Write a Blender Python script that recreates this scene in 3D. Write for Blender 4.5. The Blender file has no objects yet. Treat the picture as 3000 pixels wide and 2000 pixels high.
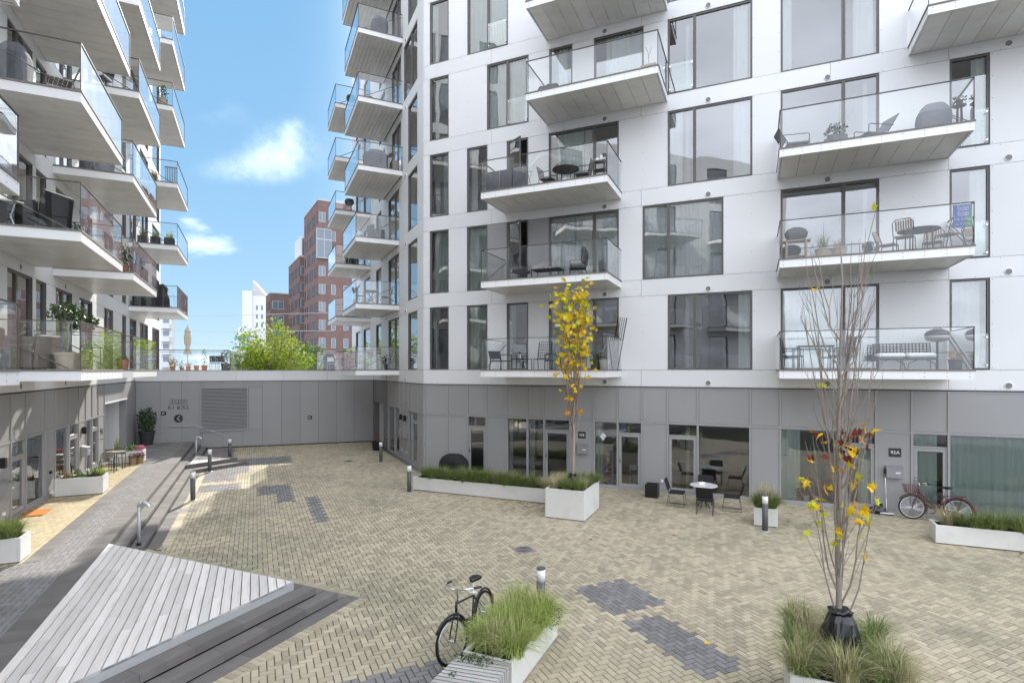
import bpy, math, random
from mathutils import Vector, Matrix, noise
RNG = random.Random(11)
scene = bpy.context.scene
col = scene.collection
rad = math.radians
sin, cos, pi = math.sin, math.cos, math.pi

# ------------------------------------------------------------------ camera, sky, sun, exposure
cam = bpy.data.cameras.new('camera')
cam_o = bpy.data.objects.new('camera', cam); col.objects.link(cam_o)
cam_o.location = (0, 0, 0)                      # eye level = floor level of the first residential storey
cam_o.rotation_euler = (rad(90), 0, 0)
cam.sensor_width = 36.0
cam.lens = 19.356
cam.shift_y = 0.0277
cam.clip_end = 4000
cam.clip_start = 0.05
scene.camera = cam_o

CLOUD = (13.9, 14.8, 16.4)
SUN_AZ, SUN_EL = -6.0, 32.0                     # azimuth from +Y towards +X, elevation
world = bpy.data.worlds.new('World'); scene.world = world
world.use_nodes = True
wn, wl = world.node_tree.nodes, world.node_tree.links
wn.clear()
w_out = wn.new('ShaderNodeOutputWorld'); w_bg = wn.new('ShaderNodeBackground')
w_bg.inputs['Strength'].default_value = 0.10
sky = wn.new('ShaderNodeTexSky'); sky.sky_type = 'NISHITA'; sky.sun_disc = False
sky.sun_elevation = rad(SUN_EL); sky.sun_rotation = rad(SUN_AZ)
sky.altitude = 2600; sky.air_density = 0.75; sky.dust_density = 0.0; sky.ozone_density = 1.2

def wnode(t, **kw):
    n = wn.new(t)
    for k, v in kw.items(): setattr(n, k, v)
    return n
def wmath(op, a, b=None, c=None, clamp=False):
    n = wn.new('ShaderNodeMath'); n.operation = op; n.use_clamp = clamp
    for i, x in enumerate((a, b, c)):
        if x is None: continue
        if isinstance(x, (int, float)): n.inputs[i].default_value = x
        else: wl.new(x, n.inputs[i])
    return n.outputs[0]
tc = wn.new('ShaderNodeTexCoord')
sx = wn.new('ShaderNodeSeparateXYZ'); wl.new(tc.outputs['Generated'], sx.inputs[0])
zz = wmath('ADD', wmath('MAXIMUM', sx.outputs[2], 0.0), 0.22)
cx = wn.new('ShaderNodeCombineXYZ')
wl.new(wmath('DIVIDE', sx.outputs[0], zz), cx.inputs[0]); wl.new(wmath('DIVIDE', sx.outputs[1], zz), cx.inputs[1])
cx.inputs[2].default_value = 0.0
mp = wn.new('ShaderNodeMapping'); mp.inputs['Location'].default_value = (3.1, 7.7, 1.3)
wl.new(cx.outputs[0], mp.inputs[0])
n1 = wn.new('ShaderNodeTexNoise'); n1.inputs['Scale'].default_value = 1.3; n1.inputs['Detail'].default_value = 9; n1.inputs['Roughness'].default_value = 0.55
wl.new(mp.outputs[0], n1.inputs['Vector'])
# broken cloud everywhere, thinning out towards the clear side of the sky ahead
side = wmath('MULTIPLY', wmath('SUBTRACT', 0.50, wmath('ADD', wmath('MULTIPLY', sx.outputs[1], 0.82), wmath('MULTIPLY', sx.outputs[0], -0.57))), 0.42)
cov = wn.new('ShaderNodeMapRange'); cov.interpolation_type = 'SMOOTHSTEP'
cov.inputs['From Min'].default_value = 0.43; cov.inputs['From Max'].default_value = 0.62
wl.new(wmath('ADD', n1.outputs[0], side), cov.inputs['Value'])
# the small fair-weather clouds in the gap between the blocks
n2 = wn.new('ShaderNodeTexNoise'); n2.inputs['Scale'].default_value = 7.0; n2.inputs['Detail'].default_value = 8; n2.inputs['Roughness'].default_value = 0.6
wl.new(tc.outputs['Generated'], n2.inputs['Vector'])
def puff(u, v, ru, rv, amp):
    d = Vector(((u-1500)/1613, 1.0, (1083-v)/1613)); 
    px_ = wmath('SUBTRACT', wmath('DIVIDE', sx.outputs[0], wmath('MAXIMUM', sx.outputs[1], 0.05)), d.x)
    pz_ = wmath('SUBTRACT', wmath('DIVIDE', sx.outputs[2], wmath('MAXIMUM', sx.outputs[1], 0.05)), d.z)
    a_ = wmath('DIVIDE', px_, ru/1613); b_ = wmath('DIVIDE', pz_, rv/1613)
    g_ = wmath('EXPONENT', wmath('MULTIPLY', wmath('ADD', wmath('MULTIPLY', a_, a_), wmath('MULTIPLY', b_, b_)), -1.0))
    return wmath('MULTIPLY', g_, amp)
tot = None
for p_ in ((830,440,120,70,1.0), (720,500,130,45,0.8), (870,370,60,40,0.6), (640,330,90,60,0.42), (600,215,90,30,0.3), (900,30,60,30,0.3), (770,690,120,50,0.22)):
    q_ = puff(*p_); tot = q_ if tot is None else wmath('ADD', tot, q_)
pf = wn.new('ShaderNodeMapRange'); pf.interpolation_type = 'SMOOTHSTEP'
pf.inputs['From Min'].default_value = 0.12; pf.inputs['From Max'].default_value = 1.35; pf.inputs['To Max'].default_value = 0.30
wl.new(wmath('MULTIPLY', wmath('MULTIPLY', wmath('SUBTRACT', n2.outputs[0], 0.37), 5.2), wmath('MINIMUM', tot, 1.2)), pf.inputs['Value'])
front = wmath('GREATER_THAN', sx.outputs[1], 0.0)
cfac = wmath('MAXIMUM', cov.outputs[0], wmath('MULTIPLY', pf.outputs[0], front))
n3 = wn.new('ShaderNodeTexNoise'); n3.inputs['Scale'].default_value = 2.3; n3.inputs['Detail'].default_value = 6
wl.new(mp.outputs[0], n3.inputs['Vector'])
shade = wn.new('ShaderNodeMapRange'); shade.inputs['From Min'].default_value = 0.3; shade.inputs['From Max'].default_value = 0.7
shade.inputs['To Min'].default_value = 0.62; shade.inputs['To Max'].default_value = 1.05
wl.new(n3.outputs[0], shade.inputs['Value'])
ccol = wn.new('ShaderNodeVectorMath'); ccol.operation = 'SCALE'; ccol.inputs[0].default_value = CLOUD
wl.new(shade.outputs[0], ccol.inputs['Scale'])
mixc = wn.new('ShaderNodeMix'); mixc.data_type = 'RGBA'
wl.new(cfac, mixc.inputs['Factor'])
# compress the range of the clear sky so that the horizon keeps its blue
ss = wn.new('ShaderNodeSeparateColor'); wl.new(sky.outputs[0], ss.inputs[0]); sc_ = wn.new('ShaderNodeCombineColor')
for i_, (g_, k_) in enumerate(((0.46, 1.30), (0.28, 2.28), (0.16, 3.55))):
    wl.new(wmath('MULTIPLY', wmath('POWER', ss.outputs[i_], g_), k_), sc_.inputs[i_])
wl.new(sc_.outputs[0], mixc.inputs['A']); wl.new(ccol.outputs[0], mixc.inputs['B'])
# bright thin cloud and haze round the sun
glow = wmath('MULTIPLY', wmath('MULTIPLY', puff(1310, 250, 185, 800, 1.0), front), wmath('MULTIPLY_ADD', n3.outputs[0], 1.2, 0.35), clamp=True)
mixg = wn.new('ShaderNodeMix'); mixg.data_type = 'RGBA'; wl.new(wmath('MULTIPLY', glow, 0.8), mixg.inputs['Factor'])
wl.new(mixc.outputs['Result'], mixg.inputs['A']); mixg.inputs['B'].default_value = (17.5, 17.6, 17.9, 1)
wl.new(mixg.outputs['Result'], w_bg.inputs['Color']); wl.new(w_bg.outputs[0], w_out.inputs[0])

sl = bpy.data.lights.new('sun', 'SUN'); sl.energy = 4.0; sl.angle = rad(0.53); sl.color = (1.0, 0.95, 0.86)
sun_o = bpy.data.objects.new('sun', sl); col.objects.link(sun_o)
sd = Vector((sin(rad(SUN_AZ)) * cos(rad(SUN_EL)), cos(rad(SUN_AZ)) * cos(rad(SUN_EL)), sin(rad(SUN_EL))))
sun_o.rotation_euler = (-sd).to_track_quat('-Z', 'Y').to_euler()
sun_o.location = sd * 60
vs = scene.view_settings
vs.view_transform = 'Standard'; vs.look = 'None'; vs.exposure = 1.03; vs.gamma = 1.0; vs.use_curve_mapping = False
scene.render.resolution_x, scene.render.resolution_y = 1024, 682
scene.cycles.max_bounces = 10; scene.cycles.transparent_max_bounces = 24
scene.cycles.diffuse_bounces = 5; scene.cycles.glossy_bounces = 4

# ------------------------------------------------------------------ mesh helpers
class MB:
    def __init__(s): s.v = []; s.f = []
    def add(s, vs, fs):
        o = len(s.v); s.v += [tuple(p) for p in vs]; s.f += [tuple(i + o for i in f) for f in fs]; return s
    def box(s, x0, x1, y0, y1, z0, z1):
        return s.add([(x0,y0,z0),(x1,y0,z0),(x1,y1,z0),(x0,y1,z0),(x0,y0,z1),(x1,y0,z1),(x1,y1,z1),(x0,y1,z1)],
                     [(0,3,2,1),(4,5,6,7),(0,1,5,4),(1,2,6,5),(2,3,7,6),(3,0,4,7)])
    def bev(s, x0, x1, y0, y1, z0, z1, b=0.01):
        """box with all edges chamfered"""
        m = MB(); m.box(x0, x1, y0, y1, z0, z1)
        xs, ys, zs = (x0, x1), (y0, y1), (z0, z1)
        vs = []; idx = {}
        for i in (0,1):
            for j in (0,1):
                for k in (0,1):
                    sx_, sy_, sz_ = (1,-1)[i], (1,-1)[j], (1,-1)[k]
                    for a, p in enumerate(((xs[i], ys[j]+sy_*b, zs[k]+sz_*b), (xs[i]+sx_*b, ys[j], zs[k]+sz_*b), (xs[i]+sx_*b, ys[j]+sy_*b, zs[k]))):
                        idx[i,j,k,a] = len(vs); vs.append(p)
        g = lambda i,j,k,a: idx[i,j,k,a]
        fs = [(g(0,0,0,0),g(0,0,1,0),g(0,1,1,0),g(0,1,0,0)), (g(1,0,0,0),g(1,1,0,0),g(1,1,1,0),g(1,0,1,0)),
              (g(0,0,0,1),g(1,0,0,1),g(1,0,1,1),g(0,0,1,1)), (g(0,1,0,1),g(0,1,1,1),g(1,1,1,1),g(1,1,0,1)),
              (g(0,0,0,2),g(0,1,0,2),g(1,1,0,2),g(1,0,0,2)), (g(0,0,1,2),g(1,0,1,2),g(1,1,1,2),g(0,1,1,2))]
        for j in (0,1):
            for k in (0,1):
                q = (g(0,j,k,1),g(1,j,k,1),g(1,j,k,2),g(0,j,k,2)); fs.append(q if (j+k)%2 else q[::-1])
        for i in (0,1):
            for k in (0,1):
                q = (g(i,0,k,0),g(i,1,k,0),g(i,1,k,2),g(i,0,k,2)); fs.append(q[::-1] if (i+k)%2 else q)
        for i in (0,1):
            for j in (0,1):
                q = (g(i,j,0,0),g(i,j,1,0),g(i,j,1,1),g(i,j,0,1)); fs.append(q if (i+j)%2 else q[::-1])
        for i in (0,1):
            for j in (0,1):
                for k in (0,1):
                    q = (g(i,j,k,0),g(i,j,k,1),g(i,j,k,2)); fs.append(q[::-1] if (i+j+k)%2 else q)
        return s.add(vs, fs)
    def prism(s, poly, z0, z1):
        n = len(poly)
        a = sum(poly[i][0]*poly[(i+1)%n][1]-poly[(i+1)%n][0]*poly[i][1] for i in range(n))
        if a < 0: poly = poly[::-1]
        vs = [(p[0],p[1],z0) for p in poly] + [(p[0],p[1],z1) for p in poly]
        fs = [tuple(range(n-1,-1,-1)), tuple(range(n,2*n))] + [(i,(i+1)%n,n+(i+1)%n,n+i) for i in range(n)]
        return s.add(vs, fs)
    def tube(s, pts, r, n=8, r1=None, cap=True, closed=False):
        pts = [Vector(p) for p in pts]; m = len(pts)
        vs = []; up = None
        for i, p in enumerate(pts):
            if closed: t = pts[(i+1)%m] - pts[i-1]
            else: t = pts[min(i+1,m-1)] - pts[max(i-1,0)]
            t.normalize()
            if up is None:
                up = Vector((0,0,1)) if abs(t.z) < 0.9 else Vector((1,0,0))
            a = up - t * up.dot(t)
            if a.length < 1e-5: a = t.orthogonal()
            a.normalize(); up = a; b = t.cross(a)
            rr = r if not isinstance(r, (list, tuple)) else r[i]
            if r1 is not None: rr = r + (r1 - r) * i / max(1, m-1)
            for k in range(n):
                th = 2*pi*k/n
                vs.append(p + a*(cos(th)*rr) + b*(sin(th)*rr))
        fs = []
        for i in range(m if closed else m-1):
            j = (i+1) % m
            for k in range(n):
                fs.append((i*n+k, i*n+(k+1)%n, j*n+(k+1)%n, j*n+k))
        if cap and not closed:
            fs.append(tuple(range(n-1,-1,-1))); fs.append(tuple((m-1)*n+k for k in range(n)))
        return s.add(vs, fs)
    def lathe(s, prof, n=20, c=(0,0,0), ax=None):
        vs = []; m = len(prof)
        for r, z in prof:
            for k in range(n):
                th = 2*pi*k/n; vs.append((c[0]+r*cos(th), c[1]+r*sin(th), c[2]+z))
        fs = []
        for i in range(m-1):
            for k in range(n):
                fs.append((i*n+k, i*n+(k+1)%n, (i+1)*n+(k+1)%n, (i+1)*n+k))
        if prof[0][0] > 1e-4: fs.append(tuple(range(n-1,-1,-1)))
        if prof[-1][0] > 1e-4: fs.append(tuple((m-1)*n+k for k in range(n)))
        return s.add(vs, fs)
    def join(s, o, M=None):
        vs = o.v if M is None else [tuple(M @ Vector(p)) for p in o.v]
        return s.add(vs, o.f)
    def xf(s, M): s.v = [tuple(M @ Vector(p)) for p in s.v]; return s
    def mesh(s, name, mat=None, smooth=False):
        me = bpy.data.meshes.new(name); me.from_pydata(s.v, [], s.f)
        if mat: me.materials.append(mat)
        if smooth: me.polygons.foreach_set('use_smooth', [True]*len(me.polygons))
        me.update(); return me

def tag(o, label=None, cat=None, group=None, kind=None):
    if label: o['label'] = label
    if cat: o['category'] = cat
    if group: o['group'] = group
    if kind: o['kind'] = kind
    return o
def O(name, mb, mat=None, parent=None, loc=None, rz=None, rot=None, smooth=False, label=None, cat=None, group=None, kind=None, scale=None):
    me = mb.mesh(name, mat, smooth) if isinstance(mb, MB) else mb
    o = bpy.data.objects.new(name, me); col.objects.link(o)
    if parent: o.parent = parent
    if loc is not None: o.location = loc
    if rz is not None: o.rotation_euler = (0, 0, rz)
    if rot is not None: o.rotation_euler = rot
    if scale is not None: o.scale = scale if not isinstance(scale, (int, float)) else (scale,)*3
    return tag(o, label, cat, group, kind)
def E(name, loc, rz=0, label=None, cat=None, group=None, rot=None):
    o = bpy.data.objects.new(name, None); col.objects.link(o); o.empty_display_size = 0.2
    o.location = loc; o.rotation_euler = rot if rot else (0, 0, rz)
    return tag(o, label, cat, group)
def dup(root, loc, rz=None, label=None, group=None, rot=None, scale=None):
    def cp(o, par):
        c = o.copy(); col.objects.link(c); c.parent = par
        for ch in kids.get(o.name, []): cp(ch, c)
        return c
    kids = {}
    def walk(o):
        kids[o.name] = list(o.children)
        for ch in o.children: walk(ch)
    walk(root)
    c = cp(root, None); c.location = loc
    if rz is not None: c.rotation_euler = (0, 0, rz)
    if rot is not None: c.rotation_euler = rot
    if scale is not None: c.scale = (scale,)*3
    if label: c['label'] = label
    if group: c['group'] = group
    return c

class Fr:
    """a vertical plane: x runs right along it seen from the court, y runs into the building"""
    def __init__(s, o, deg): s.o = o; s.a = rad(deg); s.x = (cos(s.a), sin(s.a)); s.y = (-sin(s.a), cos(s.a))
    def W(s, x, y=0, z=0): return (s.o[0]+x*s.x[0]+y*s.y[0], s.o[1]+x*s.x[1]+y*s.y[1], z)
    def loc(s, p):
        d = (p[0]-s.o[0], p[1]-s.o[1]); return (d[0]*s.x[0]+d[1]*s.x[1], d[0]*s.y[0]+d[1]*s.y[1])
FR = Fr((-3.74, 23.28), -23.8)      # long facade with the yellow tree in front
FW = Fr((-3.74, 23.28), -65.0)      # short facade that runs back to the low wall
FL = Fr((-12.97, 14.26), 115.0)     # facade of the other block, along the raised path
GZ, PZ = -4.31, -3.89               # court level, raised path level

# ------------------------------------------------------------------ materials
MATS = {}
def M(name, c, rough=0.5, metal=0.0, spec=0.5, var=0.0, vs_=4.0, isl=0.0, objr=0.0, bump=0.0, bs=60.0, c2=None, c2s=1.5, c2t=(0.5,0.7), stretch=None, trans=0.0, coat=0.0):
    m = bpy.data.materials.new(name); m.use_nodes = True
    nt = m.node_tree; N, Lk = nt.nodes, nt.links
    bs_ = N['Principled BSDF']
    bs_.inputs['Roughness'].default_value = rough; bs_.inputs['Metallic'].default_value = metal
    bs_.inputs['Specular IOR Level'].default_value = spec
    if coat: bs_.inputs['Coat Weight'].default_value = coat; bs_.inputs['Coat Roughness'].default_value = 0.1
    geo = N.new('ShaderNodeNewGeometry')
    pos = geo.outputs['Position']
    if stretch:
        tcn = N.new('ShaderNodeTexCoord'); mpn = N.new('ShaderNodeMapping'); mpn.inputs['Scale'].default_value = stretch
        Lk.new(tcn.outputs['Object'], mpn.inputs[0]); pos = mpn.outputs[0]
    def mth(op, a, b):
        n = N.new('ShaderNodeMath'); n.operation = op
        for i, x in enumerate((a, b)):
            if isinstance(x, (int, float)): n.inputs[i].default_value = x
            else: Lk.new(x, n.inputs[i])
        return n.outputs[0]
    def nz(scale, det=4):
        n = N.new('ShaderNodeTexNoise'); n.inputs['Scale'].default_value = scale; n.inputs['Detail'].default_value = det
        Lk.new(pos, n.inputs['Vector']); return n.outputs[0]
    val = None
    def acc(x, amt):
        nonlocal val
        t = mth('MULTIPLY', mth('SUBTRACT', x, 0.5), 2*amt)
        val = mth('ADD', t, 1.0) if val is None else mth('ADD', val, t)
    if var: acc(nz(vs_), var)
    if isl: acc(geo.outputs['Random Per Island'], isl)
    if objr:
        oi = N.new('ShaderNodeObjectInfo'); acc(oi.outputs['Random'], objr)
    src = None
    if c2:
        mx = N.new('ShaderNodeMix'); mx.data_type = 'RGBA'
        mx.inputs['A'].default_value = (*c, 1); mx.inputs['B'].default_value = (*c2, 1)
        mr = N.new('ShaderNodeMapRange'); mr.inputs['From Min'].default_value = c2t[0]; mr.inputs['From Max'].default_value = c2t[1]
        Lk.new(nz(c2s, 6), mr.inputs['Value']); Lk.new(mr.outputs[0], mx.inputs['Factor']); src = mx.outputs['Result']
    if val is not None:
        vm = N.new('ShaderNodeVectorMath'); vm.operation = 'SCALE'
        if src is not None: Lk.new(src, vm.inputs[0])
        else: vm.inputs[0].default_value = c
        Lk.new(val, vm.inputs['Scale']); src = vm.outputs[0]
    if src is not None: Lk.new(src, bs_.inputs['Base Color'])
    else: bs_.inputs['Base Color'].default_value = (*c, 1)
    if bump:
        bn = N.new('ShaderNodeBump'); bn.inputs['Strength'].default_value = bump; bn.inputs['Distance'].default_value = 0.01
        Lk.new(nz(bs, 3), bn.inputs['Height']); Lk.new(bn.outputs[0], bs_.inputs['Normal'])
    if trans:
        tr = N.new('ShaderNodeBsdfTranslucent'); mxs = N.new('ShaderNodeMixShader'); mxs.inputs[0].default_value = trans
        if src is not None: Lk.new(src, tr.inputs['Color'])
        else: tr.inputs['Color'].default_value = (*c, 1)
        Lk.new(bs_.outputs[0], mxs.inputs[1]); Lk.new(tr.outputs[0], mxs.inputs[2])
        Lk.new(mxs.outputs[0], N['Material Output'].inputs[0])
    MATS[name] = m; return m
def glass(name, tint, ior, gain, base):
    m = bpy.data.materials.new(name); m.use_nodes = True
    nt = m.node_tree; N, Lk = nt.nodes, nt.links; N.clear()
    out = N.new('ShaderNodeOutputMaterial'); mx = N.new('ShaderNodeMixShader')
    tr = N.new('ShaderNodeBsdfTransparent'); tr.inputs[0].default_value = (*tint, 1)
    gl = N.new('ShaderNodeBsdfGlossy'); gl.inputs['Roughness'].default_value = 0.0; gl.inputs['Color'].default_value = (0.97, 0.98, 1, 1)
    fr = N.new('ShaderNodeFresnel'); fr.inputs['IOR'].default_value = ior
    ml = N.new('ShaderNodeMath'); ml.operation = 'MULTIPLY_ADD'; ml.use_clamp = True
    ml.inputs[1].default_value = gain; ml.inputs[2].default_value = base
    Lk.new(fr.outputs[0], ml.inputs[0]); Lk.new(ml.outputs[0], mx.inputs[0])
    # slight waviness of float glass
    geo = N.new('ShaderNodeNewGeometry'); nzn = N.new('ShaderNodeTexNoise'); nzn.inputs['Scale'].default_value = 0.9; nzn.inputs['Detail'].default_value = 1
    Lk.new(geo.outputs['Position'], nzn.inputs['Vector'])
    bn = N.new('ShaderNodeBump'); bn.inputs['Strength'].default_value = 0.25; bn.inputs['Distance'].default_value = 0.02
    Lk.new(nzn.outputs[0], bn.inputs['Height']); Lk.new(bn.outputs[0], gl.inputs['Normal'])
    Lk.new(tr.outputs[0], mx.inputs[1]); Lk.new(gl.outputs[0], mx.inputs[2]); Lk.new(mx.outputs[0], out.inputs[0])
    MATS[name] = m; return m
WHITE = M('white_panel', (0.765, 0.765, 0.77), 0.42, spec=0.4, var=0.04, vs_=0.35, objr=0.03)
FASCIA = M('white_fascia', (0.86, 0.86, 0.86), 0.35, spec=0.5, objr=0.02)
SOFFIT = M('soffit_panel', (0.85, 0.835, 0.79), 0.32, spec=0.5, var=0.05, vs_=1.2, objr=0.04, c2=(0.76,0.74,0.69), c2s=2.5, c2t=(0.5,0.75))
GREYP = M('grey_panel', (0.335, 0.33, 0.332), 0.5, spec=0.4, var=0.05, vs_=0.7, objr=0.03)
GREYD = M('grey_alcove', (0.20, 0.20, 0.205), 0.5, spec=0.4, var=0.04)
GREYL = M('grey_trim', (0.34, 0.337, 0.338), 0.42, spec=0.5)
FRAME = M('window_frame_grey', (0.14, 0.132, 0.125), 0.45, spec=0.4)
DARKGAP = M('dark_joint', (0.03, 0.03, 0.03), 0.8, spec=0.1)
RAIL = M('handrail_brown', (0.10, 0.085, 0.075), 0.4, spec=0.5)
STEEL = M('galvanised_steel', (0.50, 0.51, 0.52), 0.45, metal=0.35, var=0.12, vs_=12)
CHROME = M('bright_metal', (0.75, 0.75, 0.76), 0.2, metal=1.0)
BLACK = M('black_paint', (0.012, 0.012, 0.014), 0.35, spec=0.5)
BLACKM = M('black_matt', (0.018, 0.018, 0.02), 0.7, spec=0.3)
CHARC = M('charcoal_fabric', (0.035, 0.036, 0.042), 0.85, spec=0.2, var=0.2, vs_=14, bump=0.3, bs=120)
SLATE = M('slate_grey_cloth', (0.10, 0.105, 0.125), 0.8, spec=0.2, var=0.2, vs_=6, bump=0.3, bs=60)
GREYCL = M('grey_cushion', (0.20, 0.20, 0.22), 0.85, spec=0.2, var=0.12, vs_=7)
NAVY = M('navy_metal', (0.022, 0.026, 0.045), 0.5, spec=0.5)
ROOMW = M('room_wall', (0.40, 0.385, 0.36), 0.9, spec=0.1)
ROOMF = M('room_floor', (0.25, 0.19, 0.13), 0.6, spec=0.3)
CURT = M('curtain_white', (0.84, 0.86, 0.85), 0.9, spec=0.1, trans=0.3)
CURTG = M('curtain_sheer_green', (0.78, 0.85, 0.81), 0.9, spec=0.1, trans=0.3)
BLIND = M('blind_slats', (0.55, 0.57, 0.57), 0.7, spec=0.2)
BOARD = M('balcony_floor_boards', (0.20, 0.18, 0.165), 0.75, var=0.15, vs_=9, stretch=None)
WPANE = glass('window_glass', (0.88, 0.94, 0.93), 1.75, 1.2, 0.13)
BPANE = glass('balustrade_glass', (0.955, 0.975, 0.965), 1.5, 1.7, 0.0)
CONC = M('pale_concrete', (0.70, 0.69, 0.66), 0.75, spec=0.3, var=0.05, vs_=3, bump=0.15, bs=90, c2=(0.58,0.57,0.53), c2s=1.7, c2t=(0.52,0.8))
SOIL = M('soil', (0.035, 0.026, 0.018), 0.95, spec=0.1, var=0.3, vs_=30)
PAVE = M('paver_buff', (0.44, 0.378, 0.275), 0.82, spec=0.25, isl=0.20, objr=0.10, var=0.14, vs_=0.4, bump=0.25, bs=150, c2=(0.335,0.305,0.215), c2s=0.35, c2t=(0.47,0.68))
PAVED = M('paver_charcoal', (0.215, 0.205, 0.20), 0.82, spec=0.25, isl=0.16, objr=0.12, var=0.14, vs_=1.5, bump=0.25, bs=150)
PAVEY = M('paver_yellow', (0.46, 0.385, 0.25), 0.82, spec=0.25, isl=0.15, objr=0.12, var=0.14, vs_=1.5, bump=0.25, bs=150)
JOINT = M('joint_sand', (0.045, 0.041, 0.033), 0.95, spec=0.1, var=0.35, vs_=7, c2=(0.03,0.038,0.018), c2s=0.8, c2t=(0.5,0.65))
STONE = M('dark_stone_slab', (0.15, 0.138, 0.13), 0.78, spec=0.3, objr=0.12, var=0.12, vs_=2.5, bump=0.2, bs=160, c2=(0.19,0.178,0.165), c2s=3.0, c2t=(0.5,0.8))
DECKW = M('weathered_plank', (0.69, 0.645, 0.61), 0.78, spec=0.25, objr=0.13, var=0.30, vs_=1.0, stretch=(0.7, 9, 4), bump=0.35, bs=9, c2=(0.43,0.385,0.35), c2s=1.0, c2t=(0.52,0.74))
BENCHW = M('bench_slat_wood', (0.42, 0.405, 0.385), 0.8, spec=0.25, objr=0.12, var=0.2, vs_=1.2, stretch=(2, 20, 20))
TEAK = M('teak_wood', (0.36, 0.27, 0.19), 0.65, spec=0.3, objr=0.12, var=0.15, vs_=8)
WICKER = M('wicker_brown', (0.20, 0.165, 0.14), 0.8, spec=0.2, var=0.25, vs_=60, bump=0.5, bs=130)
BASKET = M('basket_cane', (0.36, 0.24, 0.12), 0.8, spec=0.2, var=0.25, vs_=50, bump=0.5, bs=110)
TERRA = M('terracotta', (0.40, 0.165, 0.085), 0.8, spec=0.2, var=0.12, vs_=9)
TERRAB = M('beige_clay', (0.52, 0.44, 0.35), 0.8, spec=0.2, var=0.1, vs_=9)
POTG = M('dark_grey_pot', (0.045, 0.047, 0.05), 0.6, spec=0.3, var=0.2, vs_=9)
BOLG = M('bollard_grey', (0.10, 0.10, 0.103), 0.5, spec=0.4)
BOLW = M('bollard_opal', (0.82, 0.83, 0.84), 0.35, spec=0.5)
ZINCB = M('mailbox_silver', (0.30, 0.30, 0.305), 0.4, spec=0.5, metal=0.2)
ORANGE = M('coir_orange', (0.52, 0.21, 0.065), 0.95, spec=0.1, var=0.2, vs_=40)
RED = M('red_plastic', (0.5, 0.03, 0.03), 0.45)
BLUE = M('blue_print', (0.02, 0.13, 0.52), 0.5)
GREEN = M('green_print', (0.05, 0.36, 0.10), 0.5)
PAPER = M('white_paint', (0.83, 0.83, 0.83), 0.5)
INK = M('dark_lettering', (0.03, 0.03, 0.033), 0.5)
CREAM = M('parasol_canvas', (0.62, 0.57, 0.48), 0.9, spec=0.1)
MARBLE = M('marble_top', (0.68, 0.66, 0.66), 0.25, spec=0.5, var=0.3, vs_=7)
BAGB = M('black_bag_plastic', (0.010, 0.010, 0.012), 0.25, spec=0.6)
GRASSG = M('grass_green', (0.175, 0.225, 0.065), 0.6, spec=0.25, isl=0.45, trans=0.25)
GRASSF = M('grass_fresh', (0.36, 0.43, 0.12), 0.55, spec=0.3, isl=0.45, trans=0.3)
GRASSD = M('grass_straw', (0.50, 0.44, 0.27), 0.65, spec=0.2, isl=0.35, trans=0.25)
LEAFG = M('leaf_dark_green', (0.045, 0.085, 0.025), 0.5, spec=0.35, isl=0.4, trans=0.15)
LEAFM = M('leaf_mid_green', (0.10, 0.17, 0.04), 0.55, spec=0.3, isl=0.4, trans=0.25)
LEAFS = M('leaf_spring', (0.22, 0.29, 0.03), 0.55, spec=0.25, isl=0.45, trans=0.45)
LEAFY = M('maple_yellow', (0.86, 0.58, 0.03), 0.55, spec=0.25, objr=0.25, trans=0.3)
LEAFYG = M('maple_yellow_green', (0.60, 0.60, 0.04), 0.55, spec=0.25, objr=0.25, trans=0.3)
LEAFO = M('maple_orange', (0.62, 0.27, 0.04), 0.6, spec=0.2, objr=0.25, trans=0.25)
LEAFR = M('maple_rust', (0.22, 0.045, 0.02), 0.65, spec=0.2, objr=0.3, trans=0.15)
LEAFB = M('dead_leaf', (0.27, 0.12, 0.045), 0.75, spec=0.2, isl=0.4, objr=0.3)
BARK = M('bark_grey', (0.32, 0.275, 0.235), 0.85, spec=0.15, var=0.25, vs_=25, bump=0.4, bs=70)
BARKD = M('bark_dark', (0.20, 0.15, 0.12), 0.85, spec=0.15, var=0.25, vs_=25)
FLOWP = M('flower_pink', (0.55, 0.15, 0.24), 0.7, isl=0.3, trans=0.2)
FLOWR = M('flower_red', (0.6, 0.03, 0.03), 0.7, isl=0.3)
FLOWPU = M('flower_purple', (0.20, 0.06, 0.10), 0.7, isl=0.4)
HYDR = M('flower_dried', (0.42, 0.24, 0.10), 0.8, isl=0.35)
BRICK = M('brick_red', (0.19, 0.128, 0.118), 0.85, spec=0.15, var=0.3, vs_=0.9, bump=0.0)
BRICKB = M('brick_brown', (0.165, 0.12, 0.11), 0.85, spec=0.15, var=0.3, vs_=0.9)
FARW = M('far_white_cladding', (0.62, 0.63, 0.65), 0.6, var=0.04, vs_=0.2)
FARG = M('far_grey_roof', (0.45, 0.45, 0.46), 0.6)
AQUA = M('aqua_balcony', (0.06, 0.38, 0.46), 0.4)
FPANE = M('far_window_glass', (0.10, 0.14, 0.18), 0.08, spec=1.0)
GROUND = M('ground_asphalt', (0.10, 0.10, 0.10), 0.9, var=0.1, vs_=0.3)
ROOFM = M('terrace_tiles', (0.33, 0.33, 0.33), 0.8, var=0.08, vs_=1.0)
BURG = M('burgundy_paint', (0.10, 0.018, 0.022), 0.35, spec=0.5)
TYRE = M('tyre_rubber', (0.018, 0.018, 0.018), 0.8, spec=0.2)
WHITEWALL = M('pale_tyre_wall', (0.55, 0.55, 0.53), 0.7)
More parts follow.
